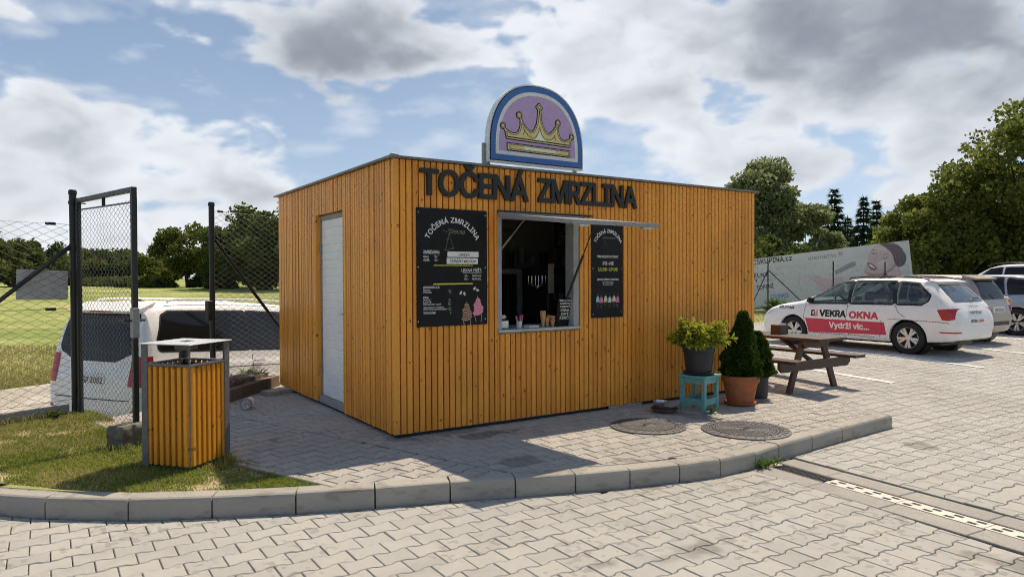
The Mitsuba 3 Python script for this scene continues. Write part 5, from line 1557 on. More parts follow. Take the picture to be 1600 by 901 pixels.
def on_rear(car, g, x, z, M, mat_, name, tilt=.12, lift=.014):
    put(car, name, M(frame(flat(g), (x - lift, 0, z), (0, -1, 0), (tilt, 0, math.sqrt(1 - tilt * tilt)), (-math.sqrt(1 - tilt * tilt), 0, tilt))), mat_)


on_rear(fa, affinity.translate(text_poly('5S8 2764', .072, True, .42), -.21, .019), .035, .735, FM, 'mat_print_black', 'plate_lettering')
on_rear(fa, affinity.translate(text_poly('Š K O D A', .035, True, .36), -.18, 0), .095, .905, FM, 'mat_print_black', 'tailgate_badge', .5, .03)
on_rear(fa, affinity.translate(text_poly('VEKRA', .055, True, .26), -.28, 0), -.004, .625, FM, 'mat_print_black', 'rear_lettering', .0, .006)
on_rear(fa, affinity.translate(text_poly('OKNA', .055, True, .22), .02, 0), -.004, .625, FM, 'mat_stripe_red', 'rear_lettering', .0, .006)
o2 = FB.solid(.0045)


def car_text(car, bodyoff, t, x_left, x_right, z, h, mat_, M, name, grow=0.0, s=1, slope=0.0):
    """Lettering on the left flank: reads from the front (left in view) to the rear."""
    w = abs(x_left - x_right)
    g = text_poly(t, h, True, w, grow)
    g = affinity.affine_transform(g, [-1, 0, 0, 1, x_left, z])
    decal(car, name, bodyoff, side_prism(g, s), mat_, M, sm=False)


car_text(fa, o2, 'VEK', 2.68, 2.33, .655, .125, 'mat_print_black', FM, 'side_lettering', .006)
car_text(fa, o2, 'RA', 2.32, 2.10, .655, .125, 'mat_print_black', FM, 'side_lettering', .006)
car_text(fa, o2, 'OKNA', 2.02, 1.42, .645, .125, 'mat_stripe_red', FM, 'side_lettering', .006)
car_text(fa, o2, 'Vydrží víc...', 2.46, 1.60, .42, .115, 'mat_white_print', FM, 'slogan', .003)
decal(fa, 'logo', o2, side_prism(unary_union([sbox(2.79, .65, 2.88, .68), sbox(2.85, .65, 2.88, .78), sbox(2.80, .75, 2.88, .78)]), 1), 'mat_print_black', FM)
decal(fa, 'logo', o2, side_prism(unary_union([sbox(2.73, .65, 2.80, .67), sbox(2.73, .65, 2.755, .78), sbox(2.78, .65, 2.815, .74)]), 1), 'mat_stripe_red', FM)
car_text(fa, o2, '800 777 666', 3.74, 3.32, .785, .055, 'mat_print_black', FM, 'phone_lettering', .002)
# cabin
for x, y, h in ((2.15, .36, 1.0), (2.15, -.36, 1.0), (1.25, .36, .98), (1.25, -.36, .98)):
    sk = put(fa, 'seat', FM(cat([hull([(x - .22, y + d, .95 + .0) for d in (-.22, .22)] + [(x - .30, y + d, .88) for d in (-.22, .22)] + [(x - .10, y + d, .50) for d in (-.24, .24)] + [(x + .05, y + d, .5) for d in (-.24, .24)] + [(x - .16, y + d, .93) for d in (-.2, .2)]), box(x - .1, x + .42, y - .24, y + .24, .42, .56, .04)])), 'mat_seat')
    put(sk, 'headrest', FM(box(x - .32, x - .23, y - .13, y + .13, .99, 1.17, .03)), 'mat_seat')
put(fa, 'dashboard', FM(hull([(x, y, z) for x, z in ((2.62, .88), (2.58, .74), (3.12, .93), (3.12, .70)) for y in (-.70, .70)])), 'mat_seat')
put(fa, 'steering_wheel', FM(frame(tube(np.array([(.18 * math.cos(t), .18 * math.sin(t), 0) for t in np.linspace(0, 2 * np.pi, 28)]), .016, 8, False), (2.50, .36, .92), (0, 1, 0), (.42, 0, .907), (.907, 0, -.42))), 'mat_trim_black', smooth=40)
put(fa, 'interior_mirror', FM(box(2.42, 2.45, -.12, .12, 1.24, 1.30, .01)), 'mat_trim_black')
put(fa, 'cabin_floor', FM(box(.3, 3.1, -.72, .72, .30, .42)), 'mat_seat')


# ---------------- the other cars: closed cabins with dark glass
def simple_car(key, label, rows, M, paint, wheels, R, rim, sides, rear=None, front=None, extra=None, trimw=.022, gaps=()):
    c = thing(key, label, 'car' if key != 'van' else 'van')
    b = Body(rows)
    put(c, 'body', M(tidy(arches(b.solid(), wheels, R * 1.13))), paint, smooth=28)
    gl, ol = b.solid(.004), b.solid(.0025)
    for s in (1, -1):
        for g in sides:
            decal(c, 'window', gl, side_prism(g, s), 'mat_glass_dark', M)
        decal(c, 'window_trim', ol, side_prism(unary_union([g.buffer(trimw) for g in sides]), s), 'mat_trim_black', M)
        if gaps:
            decal(c, 'door_gap', ol, side_prism(unary_union([LineString(q).buffer(.0045) for q in gaps]), s), 'mat_trim_black', M)
        put(c, 'arch_liner', M(cat([frame(lathe([(R * 1.12, 0), (R * 1.12, .28), (.0, .28)], 36), (x, s * (wheels_y(b, x) - .05), z), (1, 0, 0), (0, 0, s), (0, -s, 0)) for x, z in wheels])), 'mat_trim_black')
        for x, z in wheels:
            wheel(c, x, s * (wheels_y(b, x) - .10), z, R, rim, M)
    if rear is not None:
        decal(c, 'rear_window', gl, end_prism(rear[0], rear[1], rear[2]), 'mat_glass_dark', M)
    if front is not None:
        decal(c, 'windscreen', gl, end_prism(front[0], front[1], front[2]), 'mat_glass_dark', M)
    return c, b


def wheels_y(b, x):
    return float(b.f[3](x))


# beige hatchback
SPM = place(math.pi / 2, (14.55, .92, 0))
sp, spb = simple_car('hatchback', 'small beige hatchback with round tail lamps beside the estate car', [(0, .42, .66, .56, .64, .58, .60, .46), (.05, .30, .86, .66, .72, .72, .68, .54), (.12, .26, 1.04, .72, .77, .88, .72, .54), (.24, .24, 1.30, .75, .79, .98, .725, .53), (.40, .22, 1.47, .765, .797, 1.0, .73, .52),
    (.9, .20, 1.515, .77, .80, .98, .735, .53), (1.5, .20, 1.52, .77, .80, .95, .74, .53), (2.0, .20, 1.47, .77, .80, .93, .74, .52), (2.45, .20, 1.28, .77, .80, .92, .735, .53), (2.9, .21, 1.02, .765, .79, .90, .72, .55), (3.3, .22, .92, .74, .76, .82, .69, .54), (3.52, .25, .78, .66, .68, .68, .62, .48), (3.6, .32, .60, .54, .56, .54, .5, .4)],
    SPM, 'mat_car_beige', [(.62, .29), (2.98, .29)], .29, .19, [rounded([(2.5, .97), (1.95, 1.38), (1.62, 1.40), (1.60, .98)], .02), rounded([(1.52, .98), (1.54, 1.40), (1.02, 1.39), (.86, 1.05)], .02), rounded([(.78, 1.06), (.95, 1.36), (.66, 1.33), (.58, 1.18)], .02)],
    rear=(rounded([(-.53, .98), (.53, .98), (.46, 1.40), (-.46, 1.40)], .05), -.2, .5))
for s in (1, -1):
    tl = put(sp, 'tail_lamp', SPM(frame(lathe([(0, .05), (.06, .045), (.10, .02), (.105, -.06)], 24), (.10, s * .645, .93), (0, s, 0), (.2, 0, .98), (-.88, s * .40, .2))), 'mat_tail_clear', smooth=40)
    put(tl, 'orange_lens', SPM(frame(lathe([(0, .012), (.04, .010), (.055, 0)], 18), (.085 - .044, s * .665, .93), (0, s, 0), (.2, 0, .98), (-.88, s * .40, .2))), 'mat_orange_lamp', smooth=40)
    put(sp, 'tail_lamp', SPM(frame(lathe([(0, .04), (.05, .036), (.075, .012), (.08, -.06)], 24), (.065, s * .655, .76), (0, s, 0), (.2, 0, .98), (-.88, s * .40, .2))), 'mat_tail_red', smooth=40)
put(sp, 'number_plate', SPM(box(-.012, .012, -.26, .26, .70, .81, .003)), 'mat_plate')
on_rear(sp, affinity.translate(text_poly('2AK 5913', .072, True, .42), -.21, 0), -.012, .718, SPM, 'mat_print_black', 'plate_lettering', .0, .002)
put(sp, 'bumper_insert', SPM(hull([(x, y, z) for x, z in ((-.008, .42), (.10, .36), (-.004, .50)) for y in (-.50, .50)])), 'mat_trim_black')
put(sp, 'wiper', SPM(tube([(.095, 0, 1.0), (.13, .16, 1.08), (.125, .38, 1.06)], .012, 6)), 'mat_trim_black', smooth=40)
put(sp, 'aerial', SPM(tube([(.60, .0, 1.50), (.35, .0, 1.78)], .005, 6)), 'mat_trim_black')
put(sp, 'spoiler', SPM(hull([(x, y, z) for x, z in ((.22, 1.43), (.55, 1.51), (.26, 1.40), (.5, 1.45)) for y in (-.48, .48)])), 'mat_car_beige')

wag = [(0.00, .42, .72, .60, .70, .64, .66, .52), (.05, .31, .88, .72, .80, .76, .76, .60), (.14, .28, 1.04, .80, .86, .92, .81, .62), (.35, .25, 1.26, .84, .90, 1.0, .83, .62), (.62, .23, 1.46, .86, .91, 1.02, .84, .60), (1.4, .21, 1.52, .87, .912, 1.0, .845, .59), (2.2, .21, 1.51, .87, .912, .98, .845, .58),
       (2.6, .21, 1.45, .87, .912, .97, .84, .575), (3.0, .21, 1.27, .87, .91, .96, .835, .59), (3.4, .22, 1.06, .865, .905, .94, .82, .62), (3.6, .22, .99, .86, .90, .92, .81, .63), (4.1, .23, .92, .84, .875, .84, .77, .6), (4.45, .24, .80, .78, .80, .72, .72, .55), (4.6, .30, .62, .6, .63, .56, .56, .45)]
SUM = place(math.pi / 2, (18.40, .82, 0))
su, sub_ = simple_car('family_car', 'silver blue family car cut off by the right picture edge', wag, SUM, 'mat_car_silver', [(.90, .335), (3.60, .335)], .335, .225,
    [rounded([(3.15, 1.0), (2.55, 1.41), (2.25, 1.43), (2.22, .995)], .02), rounded([(2.13, .995), (2.15, 1.43), (1.30, 1.44), (1.20, 1.02)], .02), rounded([(1.10, 1.02), (1.2, 1.43), (.80, 1.38), (.55, 1.18), (.62, 1.05)], .03)], gaps=([(2.17, .97), (2.19, .6), (2.15, .32), (1.5, .30)], [(3.2, .95), (3.2, .6), (3.1, .32), (2.15, .31)], [(1.3, .95), (1.2, .75)]))
put(su, 'side_moulding', SUM(cat([box(1.4, 3.15, s * .905, s * .918, .50, .54, .003) for s in (1, -1)])), 'mat_chrome')
decal(su, 'lower_cladding', sub_.solid(.003), both_prism(sbox(.2, .18, 4.4, .36)), 'mat_trim_black', SUM)
for s in (1, -1):
    decal(su, 'tail_lamp', sub_.solid(.006), side_prism(Polygon([(.42, .98), (.0, 1.0), (.0, .80), (.34, .82)]), s), 'mat_tail_red', SUM)
    put(su, 'door_handle', SUM(cat([box(x - .09, x + .09, s * .875, s * .91, .86, .89, .008) for x in (1.35, 2.35)])), 'mat_chrome')

tall = [(r[0], r[1], r[2] * 1.22 if r[2] > 1.0 else r[2] * 1.16, r[3], r[4], r[5] * 1.20, r[6], r[7]) for r in wag]
TAM = place(math.pi / 2, (23.4, 1.9, 0))
ta, tab = simple_car('tall_car', 'tall pale blue white car behind, only its roof and windows showing', tall, TAM, 'mat_car_pale', [(.90, .36), (3.60, .36)], .36, .24,
    [rounded([(3.2, 1.2), (2.6, 1.70), (2.25, 1.74), (2.22, 1.2)], .02), rounded([(2.13, 1.2), (2.15, 1.74), (1.30, 1.74), (1.20, 1.22)], .02), rounded([(1.10, 1.22), (1.2, 1.73), (.80, 1.68), (.62, 1.30)], .03)])
for s in (1, -1):
    put(ta, 'roof_rail', TAM(tube(np.array([(x, s * .60, z) for x, z in spl([(2.7, 1.80), (2.4, 1.875), (1.6, 1.905), (.9, 1.88), (.6, 1.80)])]), .016, 8)), 'mat_trim_black', smooth=40)

# ---------------- white van beyond the fence
van_rows = [(0.00, .45, .80, .72, .78, .72, .76, .70), (.04, .34, 1.02, .84, .88, .86, .86, .76), (.10, .31, 1.42, .88, .93, 1.04, .89, .76), (.20, .29, 1.74, .90, .955, 1.10, .905, .755), (.34, .28, 1.83, .91, .96, 1.12, .91, .75), (.9, .26, 1.88, .92, .962, 1.10, .915, .75), (2.0, .25, 1.89, .92, .962, 1.07, .915, .75), (3.0, .25, 1.86, .92, .962, 1.04, .91, .74),
            (3.5, .25, 1.76, .92, .96, 1.03, .905, .73), (4.0, .25, 1.44, .92, .955, 1.02, .90, .74), (4.4, .26, 1.16, .91, .94, 1.0, .88, .74), (4.8, .27, 1.0, .87, .90, .90, .82, .68), (5.05, .30, .80, .78, .80, .74, .72, .6), (5.14, .36, .64, .62, .66, .58, .58, .5)]
VH = math.atan2(.542, .839)
_lat, _dep = -.530 * 9.0, 9.0
vc = EYE[:2] + RT[:2] * _lat + FW0[:2] * _dep                      # the van's rear right corner
vd = np.array([math.cos(VH), math.sin(VH)]); vn = np.array([-vd[1], vd[0]])
vo = vc + vn * .93
VM = place(VH, (*vo, -.66), math.radians(-3.0))
vw = [rounded([(.40, 1.68), (.52, 1.735), (1.9, 1.745), (1.92, 1.18), (.30, 1.22), (.29, 1.36)], .05), rounded([(1.93, 1.18), (1.92, 1.745), (3.25, 1.71), (3.25, 1.14)], .04), rounded([(3.34, 1.08), (3.34, 1.66), (3.55, 1.6), (4.15, 1.18), (4.15, 1.08)], .04)]
va, vab = simple_car('van', 'white passenger van with dark windows parked behind the fence', van_rows, VM, 'mat_car_van', [(1.0, .34), (4.25, .34)], .34, .22, vw,
    rear=(rounded([(-.74, 1.20), (-.40, 1.06), (.40, 1.06), (.74, 1.20), (.68, 1.72), (-.68, 1.72)], .10), -.3, .4), gaps=([(1.95, 1.1), (1.95, .3)], [(3.3, 1.06), (3.3, .3)], [(.62, .95), (1.95, .93), (3.3, .90), (4.3, .88)], [(.22, 1.05), (.24, .35)]))
for s in (1, -1):
    decal(va, 'tail_lamp', vab.solid(.006), end_prism(sbox(min(s * .70, s * 1.0), .76, max(s * .70, s * 1.0), 1.15), -.2, .20), 'mat_tail_red', VM)
    put(va, 'roof_rail', VM(tube(np.array([(x, s * .70, z) for x, z in spl([(.55, 1.86), (.75, 1.905), (2.0, 1.925), (3.0, 1.90), (3.3, 1.84)])]), .016, 8)), 'mat_car_van', smooth=40)
    put(va, 'reflector', VM(box(.012, .06, s * .72 - .11, s * .72 + .11, .42, .46, .006)), 'mat_tail_red')
put(va, 'spoiler', VM(hull([(x, y, z) for x, z in ((.10, 1.735), (.40, 1.86), (.14, 1.70), (.36, 1.80)) for y in (-.68, .68)])), 'mat_car_van')
put(va, 'brake_lamp', VM(box(.095, .14, -.20, .20, 1.715, 1.735)), 'mat_tail_red')
put(va, 'number_plate', VM(frame(box(-.26, .26, 0, .115, 0, .012, .003), (.005, .0, .76), (0, -1, 0), (.06, 0, .998), (-.998, 0, .06))), 'mat_plate')
on_rear(va, affinity.translate(text_poly('2SP 3052', .075, True, .44), -.22, .018), .005, .76, VM, 'mat_print_black', 'plate_lettering', .06, .014)
put(va, 'plate_ledge', VM(hull([(x, y, z) for x, z in ((-.01, .905), (.06, .93), (.04, .895)) for y in (-.34, .34)])), 'mat_car_van')
put(va, 'bumper_seam', VM(tube([(.03, -.80, .60), (-.004, -.70, .575), (-.012, 0, .565), (-.004, .70, .575), (.03, .80, .60)], .006, 6)), 'mat_trim_black')
put(va, 'wiper', VM(tube([(.085, 0, 1.02), (.11, .20, 1.06), (.105, .50, 1.05)], .012, 6)), 'mat_trim_black', smooth=40)
for x in (1.75,):
    put(va, 'door_handle', VM(cat([box(x + .3 - .11, x + .3 + .11, -.985, -.95, .985, 1.02, .008)])), 'mat_chrome')
put(va, 'roof_fin', VM(hull([(.55, 0, 1.86), (.80, -.02, 1.87), (.80, .02, 1.87), (.58, 0, 1.93)])), 'mat_trim_black')
# ------------------------------------------------------------------ the hoarding and fence behind the parking lot
def spot(t, dep, z=0.0):
    """World point at a distance dep ahead of the viewer's stand, t times that far to the right."""
    p = EYE[:2] + FW0[:2] * dep + RT[:2] * (t * dep)
    return np.array([p[0], p[1], z])


bnr = thing('advertising_banner', 'long white advertising banner with a laughing woman on the far fence', 'banner')
BD, TL_ = 30.0, math.radians(6.7)
b0 = spot(.262, BD, -.12)
bex = np.array([*(RT[:2] * math.cos(TL_)), math.sin(TL_)])
bez = -FW0
bey = np.cross(bez, bex)
BLn, BHt = 9.22, 2.05
mat('mat_banner', speck((.68, .69, .695), (.61, .62, .63), 3, .6), .7, .2, two=True)
mat('mat_ad_skin', (.60, .49, .49), .7, .2, two=True)
mat('mat_ad_skin_dark', (.47, .33, .34), .7, .2, two=True)
mat('mat_ad_light', (.68, .58, .575), .7, .2, two=True)
mat('mat_ad_strand', (.27, .22, .24), .7, .2, two=True)
mat('mat_ad_hair', (.16, .13, .16), .7, .2, two=True)
mat('mat_ad_mouth', (.36, .15, .18), .7, .2, two=True)
mat('mat_ad_grey', (.24, .25, .27), .7, .2, two=True)
mat('mat_ad_steel', (.36, .38, .43), .7, .2, two=True)
mat('mat_ad_blue', (.10, .28, .52), .7, .2, two=True)
mat('mat_ad_pink', (.64, .50, .53), .7, .2, two=True)
bq = lambda g, lift: frame(flat(g), b0 + bez * lift, bex, bey, bez)
put(bnr, 'sheet', frame(box(0, BLn, 0, BHt, -.01, .004), b0, bex, bey, bez), 'mat_banner')
# cross joints of the printed panels
put(bnr, 'seam', bq(unary_union([sbox(0, y, BLn, y + .006) for y in (.52, 1.04, 1.55)]), .0055), 'mat_ad_steel')


def bn(gx_, gy_):
    """Metres on the sheet from the squared-up artwork drawing (its grid: 37 squares to the metre, the sheet's top edge rising to the right)."""
    return (gx_ - 1090) * .02727, (492 - .1175 * (gx_ - 1090) - gy_) * .0269


def btext(t, u0, u1, v, h, mat_, name, bold=True, grow=0.0):
    a, b = bn(u0, v), bn(u1, v - (u1 - u0) * .117)
    put(bnr, name, bq(affinity.translate(text_poly(t, h, bold, b[0] - a[0], grow), *a), .007), mat_)


btext('www.GCSKUPINA.cz', 1150, 1245, 418, .21, 'mat_print_black', 'web_lettering')
btext('elements', 1270, 1314, 407, .17, 'mat_ad_grey', 'elements_lettering', False)
btext('KOUPELNY', 1158, 1206, 437.5, .17, 'mat_print_black', 'trade_lettering')
btext('OBKLADY', 1209, 1231, 432, .12, 'mat_ad_steel', 'trade_lettering', False)
btext('OBKLADY', 1148, 1189, 446, .15, 'mat_print_black', 'trade_lettering')
btext('VENTILY', 1193, 1217, 441, .11, 'mat_ad_steel', 'trade_lettering', False)
btext('TOPENÍ', 1185, 1212, 453.5, .17, 'mat_print_black', 'trade_lettering')
btext('CONEL', 1205, 1235, 467.5, .16, 'mat_ad_blue', 'maker_lettering')
a = bn(1320.5, 397)
put(bnr, 'flower_mark', bq(unary_union([Point(a[0] + .055 * math.cos(t), a[1] + .055 * math.sin(t)).buffer(.045).difference(Point(a[0] + .055 * math.cos(t), a[1] + .055 * math.sin(t)).buffer(.028)) for t in np.arange(5) * 2 * np.pi / 5 + .3]), .007), 'mat_ad_grey')
P_ = lambda pts: Polygon([bn(*p) for p in pts])
head = Polygon([bn(*p) for p in spl([(1383, 382), (1371, 388), (1364, 398), (1361, 408), (1357, 417), (1354, 427), (1362, 433), (1378, 431), (1394, 425), (1404, 415), (1404, 398), (1396, 385), (1383, 382)])])
arm = P_([(1330, 433), (1362, 427), (1398, 424), (1412, 436), (1400, 452), (1330, 452)])
put(bnr, 'face_print', bq(head, .0085), 'mat_ad_skin')
put(bnr, 'cheek_print', bq(unary_union([Polygon([bn(*p) for p in spl([(1378, 409), (1386, 408), (1392, 413), (1388, 421), (1378, 420), (1375, 414), (1378, 409)])]), Polygon([bn(*p) for p in spl([(1376, 386), (1388, 386), (1392, 392), (1380, 393), (1372, 392), (1376, 386)])])]), .0090), 'mat_ad_light')
put(bnr, 'jaw_print', bq(Polygon([bn(*p) for p in spl([(1356, 425), (1364, 428), (1378, 428), (1394, 421), (1403, 411), (1404, 416), (1394, 426), (1378, 432), (1362, 433), (1356, 425)])]), .0092), 'mat_ad_skin_dark')
put(bnr, 'hair_strand_print', bq(unary_union([LineString([bn(*p) for p in spl(q)]).buffer(.012) for q in ([(1384, 383), (1400, 384), (1413, 395), (1417, 408)], [(1390, 386), (1404, 390), (1411, 402), (1411, 414)], [(1394, 390), (1403, 396), (1406, 408)], [(1388, 381.5), (1408, 384), (1420, 398)])]), .0105), 'mat_ad_strand')
put(bnr, 'neck_print', bq(P_([(1356, 428), (1384, 428), (1404, 415), (1412, 428), (1404, 446), (1362, 446)]).difference(head), .0075), 'mat_ad_pink')
put(bnr, 'hair_print', bq(Polygon([bn(*p) for p in spl([(1382, 382), (1396, 380), (1410, 383), (1418, 393), (1421, 404), (1416, 415), (1407, 418), (1402, 410), (1400, 398), (1393, 389), (1382, 382)])]), .0095), 'mat_ad_hair')
put(bnr, 'eye_print', bq(unary_union([LineString([bn(*p) for p in ((1369, 395), (1372, 398), (1376, 397))]).buffer(.012), LineString([bn(*p) for p in ((1385, 404), (1389, 405), (1393, 402))]).buffer(.012), LineString([bn(*p) for p in ((1370, 391), (1377, 392))]).buffer(.010), LineString([bn(*p) for p in ((1386, 399), (1393, 397))]).buffer(.010)]), .0100), 'mat_ad_hair')
put(bnr, 'nose_print', bq(LineString([bn(*p) for p in ((1377, 400), (1371, 407), (1375, 410))]).buffer(.012), .0096), 'mat_ad_skin_dark')
put(bnr, 'mouth_print', bq(Polygon([bn(*p) for p in spl([(1360, 412), (1366, 412), (1373, 419), (1371, 423), (1364, 421), (1360, 412)])]).buffer(.01), .0098), 'mat_ad_mouth')
put(bnr, 'teeth_print', bq(P_([(1361.5, 413.5), (1366, 414), (1371.5, 419.5), (1370, 420.5), (1364, 417)]), .0108), 'mat_white_print')
put(bnr, 'hand_print', bq(unary_union([P_([(1272, 436), (1283, 433), (1300, 438), (1318, 434), (1322, 446), (1306, 460), (1284, 456), (1280, 446)]).buffer(.02), LineString([bn(*p) for p in ((1268, 435), (1282, 439))]).buffer(.045), LineString([bn(*p) for p in ((1276, 430), (1290, 437))]).buffer(.04)]), .0075), 'mat_ad_pink')
put(bnr, 'shower_print', bq(P_([(1310, 430), (1308, 424), (1336, 410), (1342, 409), (1343, 415), (1338, 418)]), .0088), 'mat_ad_steel')
put(bnr, 'shower_lines', bq(unary_union([LineString([bn(*p) for p in q]).buffer(.008) for q in ([(1311, 427), (1340, 412)], [(1310, 424), (1312, 430)], [(1337, 410), (1340, 417)])]), .0100), 'mat_ad_grey')
for k, q in enumerate((.02, .5, .98)):
    p = b0 + bex * (BLn * q) - bez * .05
    put(bnr, 'support', tube([(p[0], p[1], -.2), (p[0], p[1], p[2] + BHt)], .03, 8), 'mat_black_paint', smooth=40)

ff = thing('chain_link_fence', 'far chain link fence with thin black posts in front of the banner', 'fence')
FD = 28.5
tp_ = [(.300, 2.12), (.361, 2.12), (.453, 2.08), (.526, 2.05), (.580, 2.05)]
pts = [spot(t, FD, h) for t, h in tp_]
for p in pts:
    put(ff, 'post', tube([(p[0], p[1], -.3), (p[0], p[1], p[2])], .028, 8), 'mat_black_paint', smooth=40)
for a, b in zip(pts[:-1], pts[1:]):
    d = b - a; L = np.linalg.norm(d[:2])
    put(ff, 'wire_mesh', chain(np.array([a[0], a[1], 0]), np.array([d[0], d[1], 0]) / L, L, .15, 2.0, .12, .06, .0018, 5), 'mat_wire', kind='stuff')
for (i, s0, z0, s1, z1) in ((1, .0, 1.75, 1.75, .10), (1, .0, 1.75, -.75, .10), (3, 0, 1.6, .6, .9), (3, 0, 1.6, -.6, .9)):
    a = pts[i]
    put(ff, 'brace', tube([(*a[:2], z0), (*(a[:2] + RT[:2] * s1), z1)], .02, 8), 'mat_black_paint', smooth=40)
put(ff, 'plinth', cat([hull([(*(a[:2] + q), z) for a in (pts[0] + [-RT[0] * 2, -RT[1] * 2, 0], pts[-1]) for q in (FW0[:2] * 0, FW0[:2] * .06) for z in (-.2, .12)])]), 'mat_concrete')
weed(spot(.372, 27.8, 0), 60, .75, 'fence_shrub', 'small green shrub at the far fence below the banner', 31)


# ------------------------------------------------------------------ trees
def leaves(c, n, size, r, up=.3, tri=False):
    """Leaf faces round the points c (n, 3)."""
    d = r.normal(0, 1, (n, 3)); d /= np.linalg.norm(d, axis=1, keepdims=True)
    s = np.cross(d, r.normal(0, 1, (n, 3))); s /= np.linalg.norm(s, axis=1, keepdims=True)
    L = (size * r.uniform(.6, 1.3, n))[:, None]; W = L * .42
    v = np.stack([c - s * W * .3, c + d * L * .5 - s * W, c + d * L, c + d * L * .5 + s * W], 1).reshape(-1, 3)
    k = np.arange(n)[:, None] * 4
    return v, np.vstack([k + [0, 1, 2], k + [0, 2, 3]])


def limb(p0, p1, r0, r1, r, wob=.06):
    p0, p1 = np.asarray(p0, float), np.asarray(p1, float)
    t = np.linspace(0, 1, 6)[:, None]; L = np.linalg.norm(p1 - p0)
    P = p0 + (p1 - p0) * t + r.normal(0, wob * L, (6, 3)) * np.sin(t * np.pi) * .6
    return tube(P, np.linspace(r0, r1, 6), 7, False)


def tree(name, label, base, H, R, trunk_h, leafmat_, nclump, nleaf, lsize, seed, shape='round', group=None, tr=.2, squash=1.0, c_lo=.22, flat_r=.30):
    r = np.random.default_rng(seed)
    k = thing(name, label, 'tree', group)
    base = np.asarray(base, float)
    cz_ = trunk_h + (H - trunk_h) * .5; rz = (H - trunk_h) * .5
    C, RR = [], []
    for j in range(nclump):
        d = r.normal(0, 1, 3); d /= np.linalg.norm(d)
        q = r.uniform(.35, 1) ** .5
        if shape == 'round':
            f = 1 - .25 * max(0, -d[2])
            p = np.array([d[0] * R * q * f, d[1] * R * q * f * squash, cz_ + d[2] * rz * q])
        elif shape == 'column':
            p = np.array([d[0] * R * q * .9, d[1] * R * q * .9, cz_ + d[2] * rz * q])
            p[:2] *= .55 + .6 * (1 - (p[2] - trunk_h) / (H - trunk_h)) ** .6
        C.append(p); RR.append(R * r.uniform(c_lo, c_lo + .16))
    C, RR = np.array(C), np.array(RR)
    per = nleaf // nclump
    pts = []
    for p, rr in zip(C, RR):
        d = r.normal(0, 1, (per, 3)); d /= np.linalg.norm(d, axis=1, keepdims=True)
        pts.append(p + d * rr * (r.uniform(.25, 1, per) ** .45)[:, None] * [1, 1, .72])
    pts = np.vstack(pts)
    put(k, 'crown', leaves(pts + base, len(pts), lsize, r), leafmat_, kind='stuff')
    br = [limb(base + [0, 0, -.3], base + [r.normal(0, .04) * R, 0, trunk_h + rz * .5], tr, tr * .55, r, .02)]
    top_ = base + [0, 0, trunk_h]
    for p in C[::max(1, nclump // 12)]:
        br.append(limb(base + [0, 0, r.uniform(trunk_h * .75, trunk_h + rz * .4)], base + p * .97, tr * .38, tr * .06, r))
    put(k, 'trunk', cat(br), 'mat_bark', smooth=True)
    return k


def conifer(name, label, base, H, R, seed, n=5200, lsize=.55, group=None):
    r = np.random.default_rng(seed)
    k = thing(name, label, 'tree', group)
    base = np.asarray(base, float); pts = []
    lay_ = int(H / .36)
    D_ = []
    for j in range(lay_):
        t = (j + .35) / lay_; z = H * (.05 + .95 * t) + r.uniform(-.12, .12); rad = R * (1 - t) ** .92 * r.uniform(.62, 1.15) + .10
        nb = max(4, int(9 * (1 - t)) + 3)
        for b in range(nb):
            th = 2 * np.pi * b / nb + r.uniform(-.3, .3); L = rad * r.uniform(.75, 1.12); m = max(14, int(n / lay_ / 7 * (L / R + .25)))
            s = r.uniform(0, 1, m) ** .65 * L
            up_ = .10 * (s / max(L, .1)) ** 3 * L
            pts.append(np.stack([s * math.cos(th), s * math.sin(th), z - r.uniform(.22, .42) * s + up_], 1) + r.normal(0, 1, (m, 3)) * (np.array([.09, .09, .05]) * min(1, L)))
            D_.append(np.tile([math.cos(th), math.sin(th), -.35], (m, 1)))
    pts = np.vstack(pts); D_ = np.vstack(D_) + r.normal(0, .45, (len(pts), 3)); D_ /= np.linalg.norm(D_, axis=1, keepdims=True)
    sd = np.cross(D_, r.normal(0, .5, (len(pts), 3)) + [0, 0, 1]); sd /= np.linalg.norm(sd, axis=1, keepdims=True)
    Ln = (lsize * r.uniform(.5, 1.1, len(pts)))[:, None]; Wn = Ln * .16; c_ = pts + base
    vv = np.stack([c_ - sd * Wn, c_ + sd * Wn, c_ + D_ * Ln], 1).reshape(-1, 3)
    put(k, 'crown', (vv, np.arange(len(vv)).reshape(-1, 3)), 'mat_leaf_conifer', kind='stuff')
    put(k, 'trunk', tube([base + [0, 0, -.3], base + [0, 0, H * .5], base + [0, 0, H]], [R * .09, R * .05, .02], 8), 'mat_bark', smooth=True)


def gz_at(p):
    dep_ = (p[:2] - EYE[:2]) @ FW0[:2]
    return -.80 + .95 * min(1, max(0, (dep_ - 20) / 90)) ** 1.2


def far(u, dep, dz=0.0):
    p = spot((u - 800) / 1108, dep); p[2] = gz_at(p) + dz
    return p


